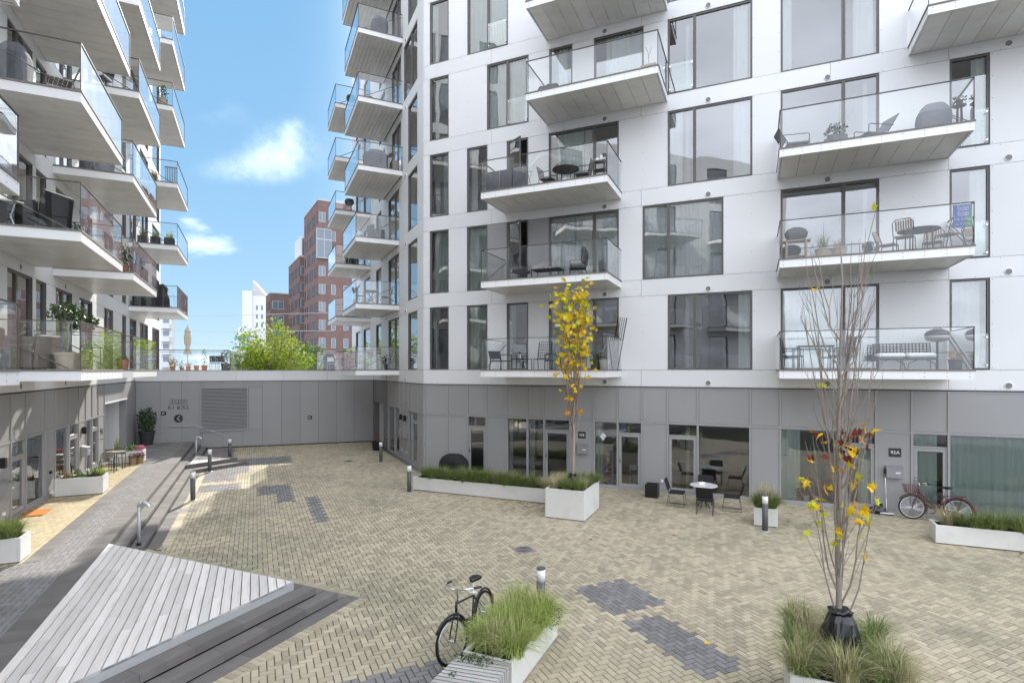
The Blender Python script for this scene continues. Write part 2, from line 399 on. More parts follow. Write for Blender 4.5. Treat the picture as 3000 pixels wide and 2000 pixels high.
# ------------------------------------------------------------------ buildings
H = 3.2; WT = 2.617; GT = -0.6; TR = -1.86       # storey, window head, top of the grey storey, its transom
def P(b, F, name, mb, mat, **kw):
    return O(name, mb, mat, parent=b, loc=(F.o[0]-b.location.x, F.o[1]-b.location.y, -b.location.z), rz=F.a, **kw)
def quad_xz(xa, xb, za, zb, y):
    m = MB(); m.add([(xa,y,za),(xb,y,za),(xb,y,zb),(xa,y,zb)], [(0,1,2,3)]); return m
CURTAIN_LABEL = {}
def curtain(F, xa, xb, za, zb, y, mat, label, group, amp=0.035, wl_=0.16):
    n = max(6, int((xb-xa)/wl_*4)); vs = []; fs = []
    ph = RNG.random()*6
    for i in range(n+1):
        x = xa+(xb-xa)*i/n
        yy = y+amp*sin(2*pi*(x-xa)/wl_*(1+0.12*sin(x*3+ph))+ph)
        vs += [(x,yy,za),(x,yy+0.01,zb)]
    for i in range(n): fs.append((2*i,2*i+2,2*i+3,2*i+1))
    m = MB().add(vs, fs)
    O('curtain', m, mat, loc=(F.o[0],F.o[1],0), rz=F.a, smooth=True, label=label, cat='curtain', group=group)
def window(b, F, xa, xb, za, zb, mulls=(), fw=0.05, open_=None, guard=None, mat=None, y0=0.03, y1=0.11):
    mat = mat or FRAME
    m = MB()
    m.box(xa, xb, y0, y1, za, za+fw); m.box(xa, xb, y0, y1, zb-fw, zb)
    m.box(xa, xa+fw, y0, y1, za+fw, zb-fw); m.box(xb-fw, xb, y0, y1, za+fw, zb-fw)
    # thin outer reveal lines
    m.box(xa-0.012, xa, 0.004, y1, za-0.012, zb+0.012); m.box(xb, xb+0.012, 0.004, y1, za-0.012, zb+0.012)
    edges = [xa+fw] ; 
    for c in mulls:
        m.box(c-0.05, c-0.006, y0, y1, za+fw, zb-fw); m.box(c+0.006, c+0.05, y0, y1, za+fw, zb-fw)
        m.box(c-0.006, c+0.006, y0+0.02, y1, za+fw, zb-fw)
        edges += [c-0.05, c+0.05]
    edges.append(xb-fw)
    w = P(b, F, 'window', m, mat)
    for i in range(0, len(edges), 2):
        pa, pb = edges[i], edges[i+1]
        if open_ == i//2:
            s = MB(); t = 0.045; wd = pb-pa
            s.box(0, wd, 0, 0.05, za+fw, za+fw+t); s.box(0, wd, 0, 0.05, zb-fw-t, zb-fw)
            s.box(0, t, 0, 0.05, za+fw+t, zb-fw-t); s.box(wd-t, wd, 0, 0.05, za+fw+t, zb-fw-t)
            O('sash', s, mat, parent=w, loc=(pa, y0, 0), rz=rad(-32))
            O('pane', quad_xz(t, wd-t, za+fw+t, zb-fw-t, 0.025), WPANE, parent=w, loc=(pa, y0, 0), rz=rad(-32))
        else:
            O('pane', quad_xz(pa, pb, za+fw, zb-fw, y0+0.045), WPANE, parent=w)
    if guard is not None:
        ga, gb = guard
        O('guard_glass', MB().box(ga, gb, -0.045, -0.033, za+0.03, za+1.02), BPANE, parent=w)
        cl_ = MB()
        for x in (ga+0.03, gb-0.03):
            for z in (za+0.12, za+0.92): cl_.box(x-0.02, x+0.02, -0.05, 0.03, z-0.02, z+0.02)
        O('glass_clamp', cl_, CHROME, parent=w)
    return w
def vent(b, F, x, z):
    m = MB(); m.lathe([(0.0,0.0),(0.09,0.0),(0.10,0.012),(0.10,0.03)], 16)
    m.xf(Matrix.Translation((x, -0.028, z)) @ Matrix.Rotation(rad(90), 4, 'X').inverted())
    v = P(b, F, 'wall_vent', m, FASCIA)
    d = MB(); d.lathe([(0.0,0.0),(0.078,0.0),(0.078,0.003)], 16); d.xf(Matrix.Translation((x, -0.0305, z)) @ Matrix.Rotation(rad(90), 4, 'X').inverted())
    O('vent_grille', d, FRAME, parent=v)
    s = MB()
    for i in range(6):
        dz_ = -0.058+i*0.021; hw = math.sqrt(max(0, 0.075**2-dz_**2)); s.box(x-hw, x+hw, -0.036, -0.031, z+dz_, z+dz_+0.010)
    O('vent_slat', s, GREYL, parent=v, kind='stuff')
def upper(b, F, x0, x1, k, wins, joints, vents=(), grey=()):
    """one residential storey: band below the floor line, panels between windows, windows"""
    zb = H*k; g = 0.005
    core = MB()
    js = [x0]+[j for j in joints if x0 < j < x1]+[x1]
    for a, c in zip(js, js[1:]):
        P(b, F, 'band_panel', MB().box(a+g, c-g, 0, 0.04, zb-0.583+g, zb-g), WHITE)
    core.box(x0, x1, 0.05, 0.3, zb-0.583, zb)
    xs = x0
    for wdw in sorted(wins, key=lambda w: w['x'][0])+[None]:
        xe = wdw['x'][0] if wdw else x1
        if xe-xs > 0.03:
            gm = any(a-0.05 < xs and xe < c+0.05 for a, c in grey)
            P(b, F, 'facade_panel', MB().box(xs+g+0.008, xe-g-0.008, 0, 0.04, zb+g, zb+WT-g), GREYP if gm else WHITE)
            core.box(xs+0.02, xe-0.02, 0.05, 0.3, zb, zb+WT)
        if wdw:
            xa, xb = wdw['x'][0], wdw['x'][-1]
            window(b, F, xa, xb, zb+0.012, zb+WT-0.012, wdw['x'][1:-1], open_=wdw.get('open'), guard=wdw.get('guard'))
            for (f0, f1, mt) in wdw.get('cur', ()):
                curtain(F, xa+0.06+(xb-xa-0.12)*f0, xa+0.06+(xb-xa-0.12)*f1, zb+0.03, zb+WT-0.06, 0.17, mt, wdw['clab'], wdw['cgrp'])
            if wdw.get('blind'):
                f0, f1 = wdw['blind']; bm = MB(); n = int(WT*f1/0.075)
                for i in range(n):
                    z = zb+WT-0.1-i*0.075; bm.add([(xa+0.08,0.18,z),(xb-0.08,0.18,z),(xb-0.08,0.22,z-0.05),(xa+0.08,0.22,z-0.05)], [(0,1,2,3)])
                O('window_blind', bm, BLIND, loc=(F.o[0],F.o[1],0), rz=F.a, label='grey slatted blind lowered inside a window of '+wdw['bname'], cat='blind', group='slatted blinds of '+wdw['bname'])
            xs = xb
    if F is FR and k < 5:
        rv = MB(); R1 = lambda x, z: rv.box(x-.008, x+.008, -.004, .001, z-.008, z+.008)
        x = x0+.12
        while x < 21:
            for z in (zb-.545, zb-.04): R1(x, z)
            x += .56
        xs = x0
        for wdw in sorted(wins, key=lambda w: w['x'][0])+[None]:
            xe = wdw['x'][0] if wdw else x1
            if .3 < xe-xs < 4 and xe < 21:
                for i in range(5):
                    for xx in ((xs+.06, xe-.06) if xe-xs < 1.2 else (xs+.06, (xs+xe)/2, xe-.06)): R1(xx, zb+.06+i*(WT-.12)/4)
            if wdw: xs = wdw['x'][-1]
        P(b, F, 'rivets', rv, FRAME, kind='stuff')
    P(b, F, 'wall_core', core, DARKGAP)
    for x in vents: vent(b, F, x, zb-0.44)
def rooms(b, F, x0, x1, kmax, depth=5.0, step=5.3, zbase=GZ):
    m = MB()
    m.box(x0, x1, depth, depth+0.25, zbase, H*(kmax+1))
    x = x0
    while x < x1: m.box(x, x+0.12, 0.35, depth, zbase, H*(kmax+1)); x += step
    m.box(x1-0.12, x1, 0.35, depth, zbase, H*(kmax+1))
    P(b, F, 'interior_wall', m, ROOMW)
    for k in range(0, kmax+2):
        P(b, F, 'floor_slab', MB().box(x0, x1, 0.31, depth, H*k-0.5, H*k-0.02), ROOMW)
    P(b, F, 'room_floor', MB().box(x0, x1, 0.1, depth, zbase-0.05, zbase+0.05), ROOMF)
def ground_floor(b, F, cells, zb, lamp=None):
    """grey storey: cells = [(xa, xb, kind)] p panel, g glass, d transom light over a door, t two-tone"""
    xa0, xb0 = cells[0][0], cells[-1][1]
    g = 0.006
    tm = MB()
    tm.box(xa0, xb0, -0.018, 0.10, TR-0.035, TR+0.035); tm.box(xa0, xb0, -0.012, 0.10, GT-0.075, GT-0.03)
    tm.box(xa0, xb0, -0.03, 0.10, zb, zb+0.09)
    P(b, F, 'transom_rail', tm, GREYL)
    P(b, F, 'dark_reveal', MB().box(xa0, xb0, 0.02, 0.12, GT-0.03, GT+0.0), DARKGAP)
    mx = sorted(set([c[0] for c in cells]+[cells[-1][1]]))
    for x in mx:
        P(b, F, 'mullion', MB().box(x-0.032, x+0.032, -0.025, 0.10, zb, GT-0.03), GREYL)
    core = MB()
    for xa, xb, kind in cells:
        P(b, F, 'grey_panel', MB().box(xa+0.032+g, xb-0.032-g, 0.0, 0.04, TR+0.035+g, GT-0.075-g), GREYP)
        core.box(xa, xb, 0.05, 0.3, TR, GT)
        if kind == 'p':
            P(b, F, 'grey_panel', MB().box(xa+0.032+g, xb-0.032-g, 0.0, 0.04, zb+0.09+g, TR-0.035-g), GREYP)
            core.box(xa, xb, 0.05, 0.3, zb, TR)
        elif kind == 'g':
            w = P(b, F, 'window', MB().box(xa+0.032, xb-0.032, 0.03, 0.09, TR-0.06, TR-0.035).box(xa+0.032, xb-0.032, 0.03, 0.09, zb+0.09, zb+0.125), GREYL)
            O('pane', quad_xz(xa+0.032, xb-0.032, zb+0.125, TR-0.06, 0.06), WPANE, parent=w)
        elif kind == 'd':
            zt = TR-0.40
            w = P(b, F, 'transom_window', MB().box(xa+0.032, xb-0.032, 0.0, 0.09, zt-0.04, zt).box(xa+0.032, xb-0.032, 0.03, 0.09, TR-0.05, TR-0.035), GREYL)
            O('pane', quad_xz(xa+0.032, xb-0.032, zt, TR-0.05, 0.06), WPANE, parent=w)
            d = MB(); t = 0.095; da, db, z0, z1 = xa+0.04, xb-0.04, zb+0.10, zt-0.05
            d.box(da, db, 0.005, 0.075, z0, z0+t+0.02); d.box(da, db, 0.005, 0.075, z1-t, z1)
            d.box(da, da+t, 0.005, 0.075, z0+t+0.02, z1-t); d.box(db-t, db, 0.005, 0.075, z0+t+0.02, z1-t)
            d.box(da+0.02, da+0.035, -0.003, 0.005, z0+0.02, z1-0.02); d.box(db-0.035, db-0.02, -0.003, 0.005, z0+0.02, z1-0.02)
            do = P(b, F, 'door', d, GREYL)
            O('pane', quad_xz(da+t, db-t, z0+t+0.02, z1-t, 0.045), WPANE, parent=do)
            hm = MB(); hx = da+0.05; hz = zb+1.05
            hm.box(hx-0.02, hx+0.02, -0.008, 0.005, hz-0.09, hz+0.09); hm.tube([(hx,0,hz),(hx,-0.05,hz),(hx+0.12,-0.05,hz)], 0.010, 6)
            O('handle', hm, CHROME, parent=do)
    P(b, F, 'wall_core', core, DARKGAP)
def balcony(b, F, x0, x1, k, dep=2.08, npan=9, guard=True, along=False, gl=3):
    """slab with white fascia, soffit panels, glass balustrade on three sides"""
    z = H*k; t = 0.25; top = z-0.03
    f = MB()
    f.box(x0, x1, -dep, -dep+0.05, z-t, top); f.box(x0, x0+0.05, -dep+0.05, -0.005, z-t, top); f.box(x1-0.05, x1, -dep+0.05, -0.005, z-t, top)
    s = P(b, F, 'balcony', f, FASCIA)
    O('floor_deck', MB().box(x0+0.05, x1-0.05, -dep+0.05, -0.005, z-t+0.06, z-0.02).box(x0-0.02, x1+0.02, -dep-0.02, -dep+0.10, top+0.002, z+0.012).box(x0-0.02, x0+0.10, -dep+0.10, -0.005, top+0.002, z+0.012).box(x1-0.10, x1+0.02, -dep+0.10, -0.005, top+0.002, z+0.012), BOARD, parent=s)
    if along:
        # joints run across the long way
        w = (dep-0.13)/npan
        for i in range(npan):
            O('soffit_panel', MB().box(x0+0.06, x1-0.06, -dep+0.06+i*w+0.006, -dep+0.06+(i+1)*w-0.006, z-t+0.012, z-t+0.045), SOFFIT, parent=s)
    else:
        w = (x1-x0-0.12)/npan
        for i in range(npan):
            O('soffit_panel', MB().box(x0+0.06+i*w+0.006, x0+0.06+(i+1)*w-0.006, -dep+0.06, -0.01, z-t+0.012, z-t+0.045), SOFFIT, parent=s)
    hz = z+1.12
    r = MB(); r.box(x0, x1, -dep-0.005, -dep+0.035, hz-0.022, hz); r.box(x0, x0+0.04, -dep+0.035, -0.005, hz-0.022, hz); r.box(x1-0.04, x1, -dep+0.035, -0.005, hz-0.022, hz)
    r.box(x0+0.002, x0+0.022, -dep+0.002, -dep+0.022, z+0.013, hz-0.022); r.box(x1-0.022, x1-0.002, -dep+0.002, -dep+0.022, z+0.013, hz-0.022)
    O('handrail', r, RAIL, parent=s)
    w = (x1-x0-0.06)/gl
    for i in range(gl):
        O('glass_panel', MB().add([(x0+0.03+i*w+0.006,-dep+0.015,z+0.015),(x0+0.03+(i+1)*w-0.006,-dep+0.015,z+0.015),(x0+0.03+(i+1)*w-0.006,-dep+0.015,hz-0.022),(x0+0.03+i*w+0.006,-dep+0.015,hz-0.022)], [(0,1,2,3)]), BPANE, parent=s)
    for x in (x0+0.015, x1-0.015):
        n = 2; ww = (dep-0.06)/n
        for i in range(n):
            ya, yb = -dep+0.04+i*ww, -dep+0.04+(i+1)*ww-0.01
            O('glass_panel', MB().add([(x,ya,z+0.015),(x,yb,z+0.015),(x,yb,hz-0.022),(x,ya,hz-0.022)], [(0,1,2,3)]), BPANE, parent=s)
        O('brace', MB().tube([(x+(0.05 if x < (x0+x1)/2 else -0.05), -0.03, hz-0.12), (x+(0.05 if x < (x0+x1)/2 else -0.05), -dep+0.25, z+0.03)], 0.016, 6), RAIL, parent=s)
    rv = MB()
    for i in range(npan+1):
        x = x0+0.10+(x1-x0-0.2)*i/npan
        for dz in (0.07, 0.17):
            rv.box(x-0.011, x+0.011, -dep-0.003, -dep+0.002, z-t+dz-0.011, z-t+dz+0.011)
    O('rivets', rv, GREYL, parent=s, kind='stuff')
    return s

CG_R = 'pale curtains behind windows of the long white block'
CL_R = 'pale curtain hanging inside a window of the long white facade'
def w(*x, cur=(), open_=None, guard=None, blind=None):
    d = dict(x=x, clab=CL_R, cgrp=CG_R, bname='the long white block')
    if cur: d['cur'] = cur
    if open_ is not None: d['open'] = open_
    if guard: d['guard'] = guard
    if blind: d['blind'] = blind
    return d
# ---- long white block with its short wing
BR = E('apartment_building', (-3.74, 23.28, GZ), label='long white panelled apartment block with grey ground floor behind the yellow-leaved tree', cat='apartment building')
XR1 = 27.0
jr = [0.06, 3.2, 6.2, 9.12, 14.98, 17.98, 21.0, 24.0]
w1 = lambda **k: w(0.32, 1.21, **k)
w2 = lambda **k: w(2.09, 3.0, **k)
w3 = lambda **k: w(3.87, 4.76, **k)
w4 = lambda **k: w(5.63, 7.40, 8.30, **k)
w5 = lambda **k: w(10.04, 10.92, 12.73, **k)
w6 = lambda **k: w(13.59, 15.34, 16.26, **k)
w7 = lambda **k: w(18.01, 18.92, **k)
wx = [w(20.6, 21.5, 22.4), w(24.2, 25.1)]
RW = {
 0: [w1(cur=((0,.2,CURT),)), w2(cur=((0,1,CURTG),)), w3(cur=((0,.3,CURT),)), w4(cur=((0,.22,CURT),(.45,.62,CURTG))), w5(cur=((.86,1,CURTG),)), w6(cur=((0,.62,CURTG),)), w7(cur=((.05,.85,CURT),), guard=(18.05,18.88))],
 1: [w1(cur=((.1,1,CURTG),)), w2(cur=((0,1,CURTG),)), w3(open_=0), w4(cur=((0,.36,BLIND),(.36,.62,CURT),(.68,1,BLIND))), w(9.17, 10.05, 11.84, cur=((0,1,BLIND),)), w6(blind=(0,.08)), w7(cur=((.55,1,CURT),), guard=(18.05,18.88))],
 2: [w1(cur=((.65,1,CURT),)), w2(cur=((.1,.45,CURT),)), w3(open_=0), w4(cur=((.1,.5,CURTG),(.52,.62,CURT))), w5(cur=((0,.16,BLIND),(.8,1,BLIND)), guard=None), w6(), w7(cur=((.6,1,CURT),), guard=(18.05,18.88))],
 3: [w1(blind=(0,.5)), w(3.0, 3.88, 4.78, cur=((0,.46,CURT),(.55,1,CURT)), guard=(3.92,4.74)), w(5.65, 6.55, cur=((.3,.8,CURTG),)), w(7.40, 9.19, cur=((.2,1,CURT),)), w5(cur=((.8,.97,CURT),), guard=(10.08,10.88)), w6(cur=((0,.1,CURT),(.77,.98,CURT))), w(18.9,19.8,20.7)],
 4: [w1(cur=((0,.3,CURT),)), w(2.11, 3.03, 3.90, cur=((0,1,CURTG),), guard=(3.07,3.86)), w(5.65, 6.55), w(7.40, 9.19), w5(), w6()],
}
for k in range(5):
    upper(BR, FR, 0.0, XR1, k, RW[k]+(wx if k != 3 else []), jr, vents=(7.8, 11.37, 14.9, 19.34) if k < 5 else (), grey=((3.0, 3.87), (4.76, 5.63)) if k == 1 else ())
P(BR, FR, 'upper_wall', MB().box(0, XR1, 0, 0.3, H*4+WT+0.003, 26.0), WHITE)
P(BR, FR, 'band_panel', MB().box(0.0, XR1, 0.0, 0.04, GT+0.0, GT+0.017), GREYL)
rooms(BR, FR, 0.0, XR1, 7)
P(BR, FR, 'end_wall', MB().box(XR1, XR1+0.3, 0, 12, GZ, 26.0), WHITE)
cR = [(0.07,1.18,'p'),(1.18,2.11,'p'),(2.11,2.97,'d'),(2.97,3.87,'p'),(3.87,4.74,'g'),(4.74,5.43,'g'),(5.43,6.47,'d'),(6.47,7.39,'p'),(7.39,8.27,'g'),(8.27,9.14,'d'),(9.14,10.03,'p'),(10.03,11.03,'d'),(11.03,12.68,'g'),(12.68,13.57,'p'),(13.57,15.31,'g'),(15.31,16.19,'d'),(16.19,17.09,'p'),(17.09,17.98,'d'),(17.98,20.3,'g'),(20.3,21.4,'p'),(21.4,22.4,'d'),(22.4,27.0,'p')]
ground_floor(BR, FR, cR, GZ)
for k in (0,1,2): balcony(BR, FR, 3.78, 8.41, k)
for k in (3,4): balcony(BR, FR, 5.53, 10.03, k)
for k in (0,1,2): balcony(BR, FR, 13.47, 17.98, k)
balcony(BR, FR, 17.0, 21.5, 3)
# wing
jw = [-18.0,-15.0,-12.0,-9.0,-6.0,-3.3]
def ww(*x, cur=()):
    d = dict(x=x, clab='pale curtain hanging inside a window of the short wing facade', cgrp='curtains behind windows of the short wing', bname='the short wing')
    if cur: d['cur'] = cur
    return d
for k in range(7):
    wl_ = [ww(-2.6,-1.0), ww(-6.77,-5.4,-4.4), ww(-10.07,-8.62), ww(-14.18,-11.92), ww(-17.22,-15.41)]
    if k >= 3: wl_ = [ww(-2.6,-1.0) if k%2 else ww(-3.4,-2.1,-1.0), ww(-5.9,-4.9,-4.0), ww(-9.2,-7.6), ww(-14.18,-11.92), ww(-17.22,-15.41)]
    if k == 5: wl_[0] = ww(-2.6,-1.0, cur=((.0,.8,CURTG),))
    upper(BR, FW, -18.72, 0.0, k, wl_, jw, vents=(-3.0, -7.1))
P(BR, FW, 'upper_wall', MB().box(-18.72, 0, 0, 0.3, H*6+WT+0.003, 26.0), WHITE)
rooms(BR, FW, -18.6, 0.0, 7)
P(BR, FW, 'end_wall', MB().box(-19.0, -18.725, 0, 12, GZ, 26.0), WHITE)
P(BR, FW, 'band_panel', MB().box(-18.72, 0.0, 0.0, 0.04, GT+0.0, GT+0.017), GREYL)
cW = [(-6.81,-5.27,'g'),(-5.27,-4.24,'d'),(-4.24,-3.35,'p'),(-3.35,-2.53,'p'),(-2.53,-1.92,'g'),(-1.92,-0.87,'d'),(-0.87,-0.05,'p')]
ground_floor(BR, FW, cW, GZ)
P(BR, FW, 'corner_post', MB().box(-0.06, 0.0, -0.02, 0.1, GZ, GT-0.03), GREYL)
# porch opening beside the low wall
a = MB(); a.box(-11.2, -10.6, 0, 0.3, GZ, GT-0.03); a.box(-10.6, -7.89, 0, 0.3, -1.9, GT-0.03); a.box(-7.89, -6.85, 0, 0.3, GZ, GT-0.03)
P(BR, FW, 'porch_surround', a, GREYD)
a = MB(); a.box(-10.65, -10.6, 0.3, 4, GZ, -1.9); a.box(-7.89, -7.84, 0.3, 4, GZ, -1.9); a.box(-10.65, -7.84, 4, 4.05, GZ, -1.9); a.box(-10.65, -7.84, 0.3, 4.05, -1.9, -1.85)
P(BR, FW, 'porch_lining', a, WHITE)
for k in (0,1,2): balcony(BR, FW, -8.63, -4.32, k, dep=2.1, npan=10, along=True)
for k in (3,4,5): balcony(BR, FW, -7.87, -3.62, k, dep=2.1, npan=10, along=True)
balcony(BR, FW, -8.68, -4.4, 6, dep=2.1, npan=10, along=True)
for k in (1,2,3,4,5): balcony(BR, FW, -15.4, -11.65, k, dep=2.1, npan=10, along=True)

# ---- the other white block along the raised path
BL = E('apartment_building', (-12.97, 14.26, PZ), label='white apartment block with stacked glass balconies along the raised path', cat='apartment building')
XL0, XL1 = -26.0, 24.75
jl = [-14,-11,-8,-5,-2,1.65,5.6,9.6,13.5,17.0,20.8]
def wlft(*x, cur=(), blind=None):
    d = dict(x=x, clab='pale curtain hanging inside a window of the block along the raised path', cgrp='curtains behind windows of the block along the path', bname='the block along the path')
    if cur: d['cur'] = cur
    if blind: d['blind'] = blind
    return d
for k in range(7):
    xl = XL0 if k < 5 else -4.5
    L_ = [wlft(-24.5,-23.0), wlft(-20.8,-19.2), wlft(-16.2,-14.6), wlft(-12.4,-11.4,-10.2), wlft(-8.6,-7.0), wlft(-6.2,-5.2), wlft(-2.4,-1.1)]
    if k >= 5: L_ = L_[6:]
    n0 = len(L_)
    L_ += [wlft(-.24,.48,1.5), wlft(1.79,2.64), wlft(3.53,4.36,5.22), wlft(6.11,6.86,7.83), wlft(9.64,10.4,11.29), wlft(13.11,13.98), wlft(14.85,16.51), wlft(17.54,18.9,20.07), wlft(21.51,24.3)]
    if k == 1: L_[n0+1] = wlft(1.79,2.64, cur=((0,1,CURTG),))
    upper(BL, FL, xl, XL1, k, L_, jl, vents=(0.55, 4.4) if k < 2 else ())
P(BL, FL, 'upper_wall', MB().box(-4.5, XL1, 0, 0.3, H*6+WT+0.003, 26.0), WHITE)
P(BL, FL, 'upper_wall', MB().box(XL0, -4.51, 0, 0.3, H*4+WT+0.003, 16.2), WHITE)
P(BL, FL, 'upper_wall', MB().box(-4.5, -4.2, 0.31, 12, 16.0, 26.0), WHITE)
rooms(BL, FL, -4.5, XL1, 7, zbase=PZ); rooms(BL, FL, XL0, -4.6, 4, zbase=PZ)
P(BL, FL, 'end_wall', MB().box(XL1-0.02, XL1+0.3, 0.301, 12, GZ, 26.0).box(XL0-0.3, XL0, 0, 12, GZ, 16.2), WHITE)
P(BL, FL, 'band_panel', MB().box(XL0, 16.3, 0.0, 0.04, GT+0.0, GT+0.017), GREYL)
cL = [(-26,-22,'p'),(-22,-20,'g'),(-20,-18,'p'),(-18,-14,'p'),(-14,-11.5,'g'),(-11.5,-10.4,'d'),(-10.4,-8.5,'p'),(-8.5,-6.5,'g'),(-6.5,-5.4,'d'),(-5.4,-3.6,'g'),(-3.6,-1.9,'p'),(-1.9,-0.05,'p'),(-0.05,0.98,'d'),(0.98,2.52,'g'),(2.52,3.42,'p'),(3.42,4.87,'g'),(4.87,5.99,'d'),(5.99,6.86,'p'),(6.86,7.75,'g'),(7.75,8.67,'d'),(8.67,9.67,'p')]
ground_floor(BL, FL, cL, PZ)
a = MB(); a.box(9.68, 14.04, 0, 0.3, -1.39, GT-0.03); a.box(14.04, 16.3, 0, 0.3, PZ-0.5, GT-0.03)
P(BL, FL, 'porch_surround', a, GREYP)
a = MB(); a.box(9.68, 9.74, 0.3, 4, PZ, -1.39); a.box(14.0, 14.04, 0.3, 4, PZ, -1.39); a.box(9.68, 14.04, 4, 4.05, PZ, -1.39); a.box(9.68, 14.04, 0.3, 4.05, -1.39, -1.34)
P(BL, FL, 'porch_lining', a, WHITE)
P(BL, FL, 'porch_lintel', MB().box(9.66, 14.1, -0.04, 0.02, -1.44, -1.39), FASCIA)
for k in (0,1,2): balcony(BL, FL, -2.74, 1.61, k, dep=2.1, npan=10, along=False)
balcony(BL, FL, -1.7, 2.71, 3, dep=2.1, npan=10); balcony(BL, FL, -1.7, 2.71, 4, dep=2.1, npan=10)
for k in (0,1,2): balcony(BL, FL, 3.23, 7.95, k, dep=2.1, npan=10)
for k in (3,4,5): balcony(BL, FL, 4.25, 8.88, k, dep=2.1, npan=10)
for k in (1,2,3): balcony(BL, FL, 14.56, 19.3, k, dep=2.1, npan=10)
for k in (4,5,6): balcony(BL, FL, 12.75, 17.73, k, dep=2.1, npan=10)
for k in (0,1,2,3,4): balcony(BL, FL, -10.9, -6.4, k, dep=2.1, npan=10)
for k in (0,1,2,3): balcony(BL, FL, -17, -12.6, k, dep=2.1, npan=10); balcony(BL, FL, -23.5, -19, k, dep=2.1, npan=10)

# ---- low grey building closing the court: panels, louvre, white parapet, terrace on top
WA, WB = FL.W(16.35, 0)[:2], FL.W(15.2, -12.17)[:2]
FE = Fr(WA, math.degrees(math.atan2(WB[1]-WA[1], WB[0]-WA[0])))
LE = math.hypot(WB[0]-WA[0], WB[1]-WA[1])
BG = E('garage_building', (WA[0], WA[1], GZ), label='low grey panelled garage wall with white parapet closing the court', cat='building')
core = MB(); core.box(0.02, LE-0.02, 0.05, 0.4, GZ, GT); P(BG, FE, 'wall_core', core, DARKGAP)
px = [0.0]+[0.12+1.0*i for i in range(1, 12)]+[LE]
LVX = (3.02, 5.40); LVZ = (-3.37, -0.97)
for a_, b_ in zip(px, px[1:]):
    zs = [(GZ, GT-0.03)]
    if b_ > LVX[0]+0.05 and a_ < LVX[1]-0.05:
        if a_ < LVX[0]: zs = []; P(BG, FE, 'grey_panel', MB().box(a_+.005, LVX[0]-.01, 0, .04, GZ, GT-.03), GREYP)
        if b_ > LVX[1]: P(BG, FE, 'grey_panel', MB().box(LVX[1]+.01, b_-.005, 0, .04, LVZ[0]+.003, LVZ[1]-.003), GREYP)
        zs = [(GZ, LVZ[0]), (LVZ[1], GT-0.03)]
    for z0, z1 in zs:
        aa = max(a_, LVX[0]) if len(zs) == 2 else a_
        P(BG, FE, 'grey_panel', MB().box(aa+0.005, b_-0.005, 0, 0.04, z0+0.003, z1-0.003), GREYP)
lv = MB(); lv.box(LVX[0], LVX[1], -0.06, 0.05, LVZ[0], LVZ[0]+0.06).box(LVX[0], LVX[1], -0.06, 0.05, LVZ[1]-0.06, LVZ[1]).box(LVX[0], LVX[0]+0.06, -0.06, 0.05, LVZ[0]+0.06, LVZ[1]-0.06).box(LVX[1]-0.06, LVX[1], -0.06, 0.05, LVZ[0]+0.06, LVZ[1]-0.06)
lvo = P(BG, FE, 'louvre', lv, GREYL)
ns = 30; dz = (LVZ[1]-LVZ[0]-0.12)/ns
sm = MB().add([(LVX[0]+.06,-.055,0),(LVX[1]-.06,-.055,0),(LVX[1]-.06,-.005,dz*.62),(LVX[0]+.06,-.005,dz*.62),(LVX[0]+.06,-.055,-.006),(LVX[1]-.06,-.055,-.006)], [(0,1,2,3),(4,5,1,0)]).mesh('slat', GREYL)
P(BG, FE, 'louvre_back', MB().box(LVX[0]+.06, LVX[1]-.06, 0.02, 0.03, LVZ[0]+.06, LVZ[1]-.06), DARKGAP)
for i in range(ns): O('slat', sm, parent=lvo, loc=(0,0,LVZ[0]+0.06+i*dz))
pj = [0, 2.4, 4.8, 7.2, 9.6, LE]
for a_, b_ in zip(pj, pj[1:]):
    P(BG, FE, 'parapet_panel', MB().box(a_+0.004, b_-0.004, -0.03, 0.01, GT, -0.045), WHITE)
P(BG, FE, 'parapet_core', MB().box(0, LE, 0.012, 0.3, GT, -0.05), DARKGAP)
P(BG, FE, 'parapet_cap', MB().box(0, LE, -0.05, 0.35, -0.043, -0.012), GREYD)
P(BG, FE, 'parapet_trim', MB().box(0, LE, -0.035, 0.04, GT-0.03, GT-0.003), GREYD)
P(BG, FE, 'roof_terrace', MB().box(0, LE, 0.3, 12, -0.3, -0.055), ROOFM)
P(BG, FE, 'plinth', MB().box(0, LE, -0.015, 0.05, GZ, GZ+0.05), DARKGAP)
# terrace balustrades
def balustrade(b, F, pts, z, name='balustrade', npanel=1.4):
    m = MB()
    for (xa, ya), (xb, yb) in zip(pts, pts[1:]):
        m.tube([(xa,ya,z+1.1),(xb,yb,z+1.1)], 0.02, 6)
        m.tube([(xa,ya,z+0.99),(xb,yb,z+0.99)], 0.010, 6)
    for x, y in pts: m.tube([(x,y,z-0.04),(x,y,z+1.1)], 0.018, 6)
    o = P(b, F, name, m, RAIL)
    for (xa, ya), (xb, yb) in zip(pts, pts[1:]):
        L_ = math.hypot(xb-xa, yb-ya); n = max(1, round(L_/npanel))
        for i in range(n):
            f0, f1 = (i+0.01)/n, (i+0.99)/n
            p0 = (xa+(xb-xa)*f0, ya+(yb-ya)*f0); p1 = (xa+(xb-xa)*f1, ya+(yb-ya)*f1)
            O('glass_panel', MB().add([(*p0,z+0.03),(*p1,z+0.03),(*p1,z+1.08),(*p0,z+1.08)], [(0,1,2,3)]), BPANE, parent=o)
balustrade(BG, FE, [(0.4,0.2),(4.45,0.2),(4.45,4.6)], -0.03)
balustrade(BG, FE, [(9.0,4.6),(9.0,0.2),(12.1,0.2)], -0.03)
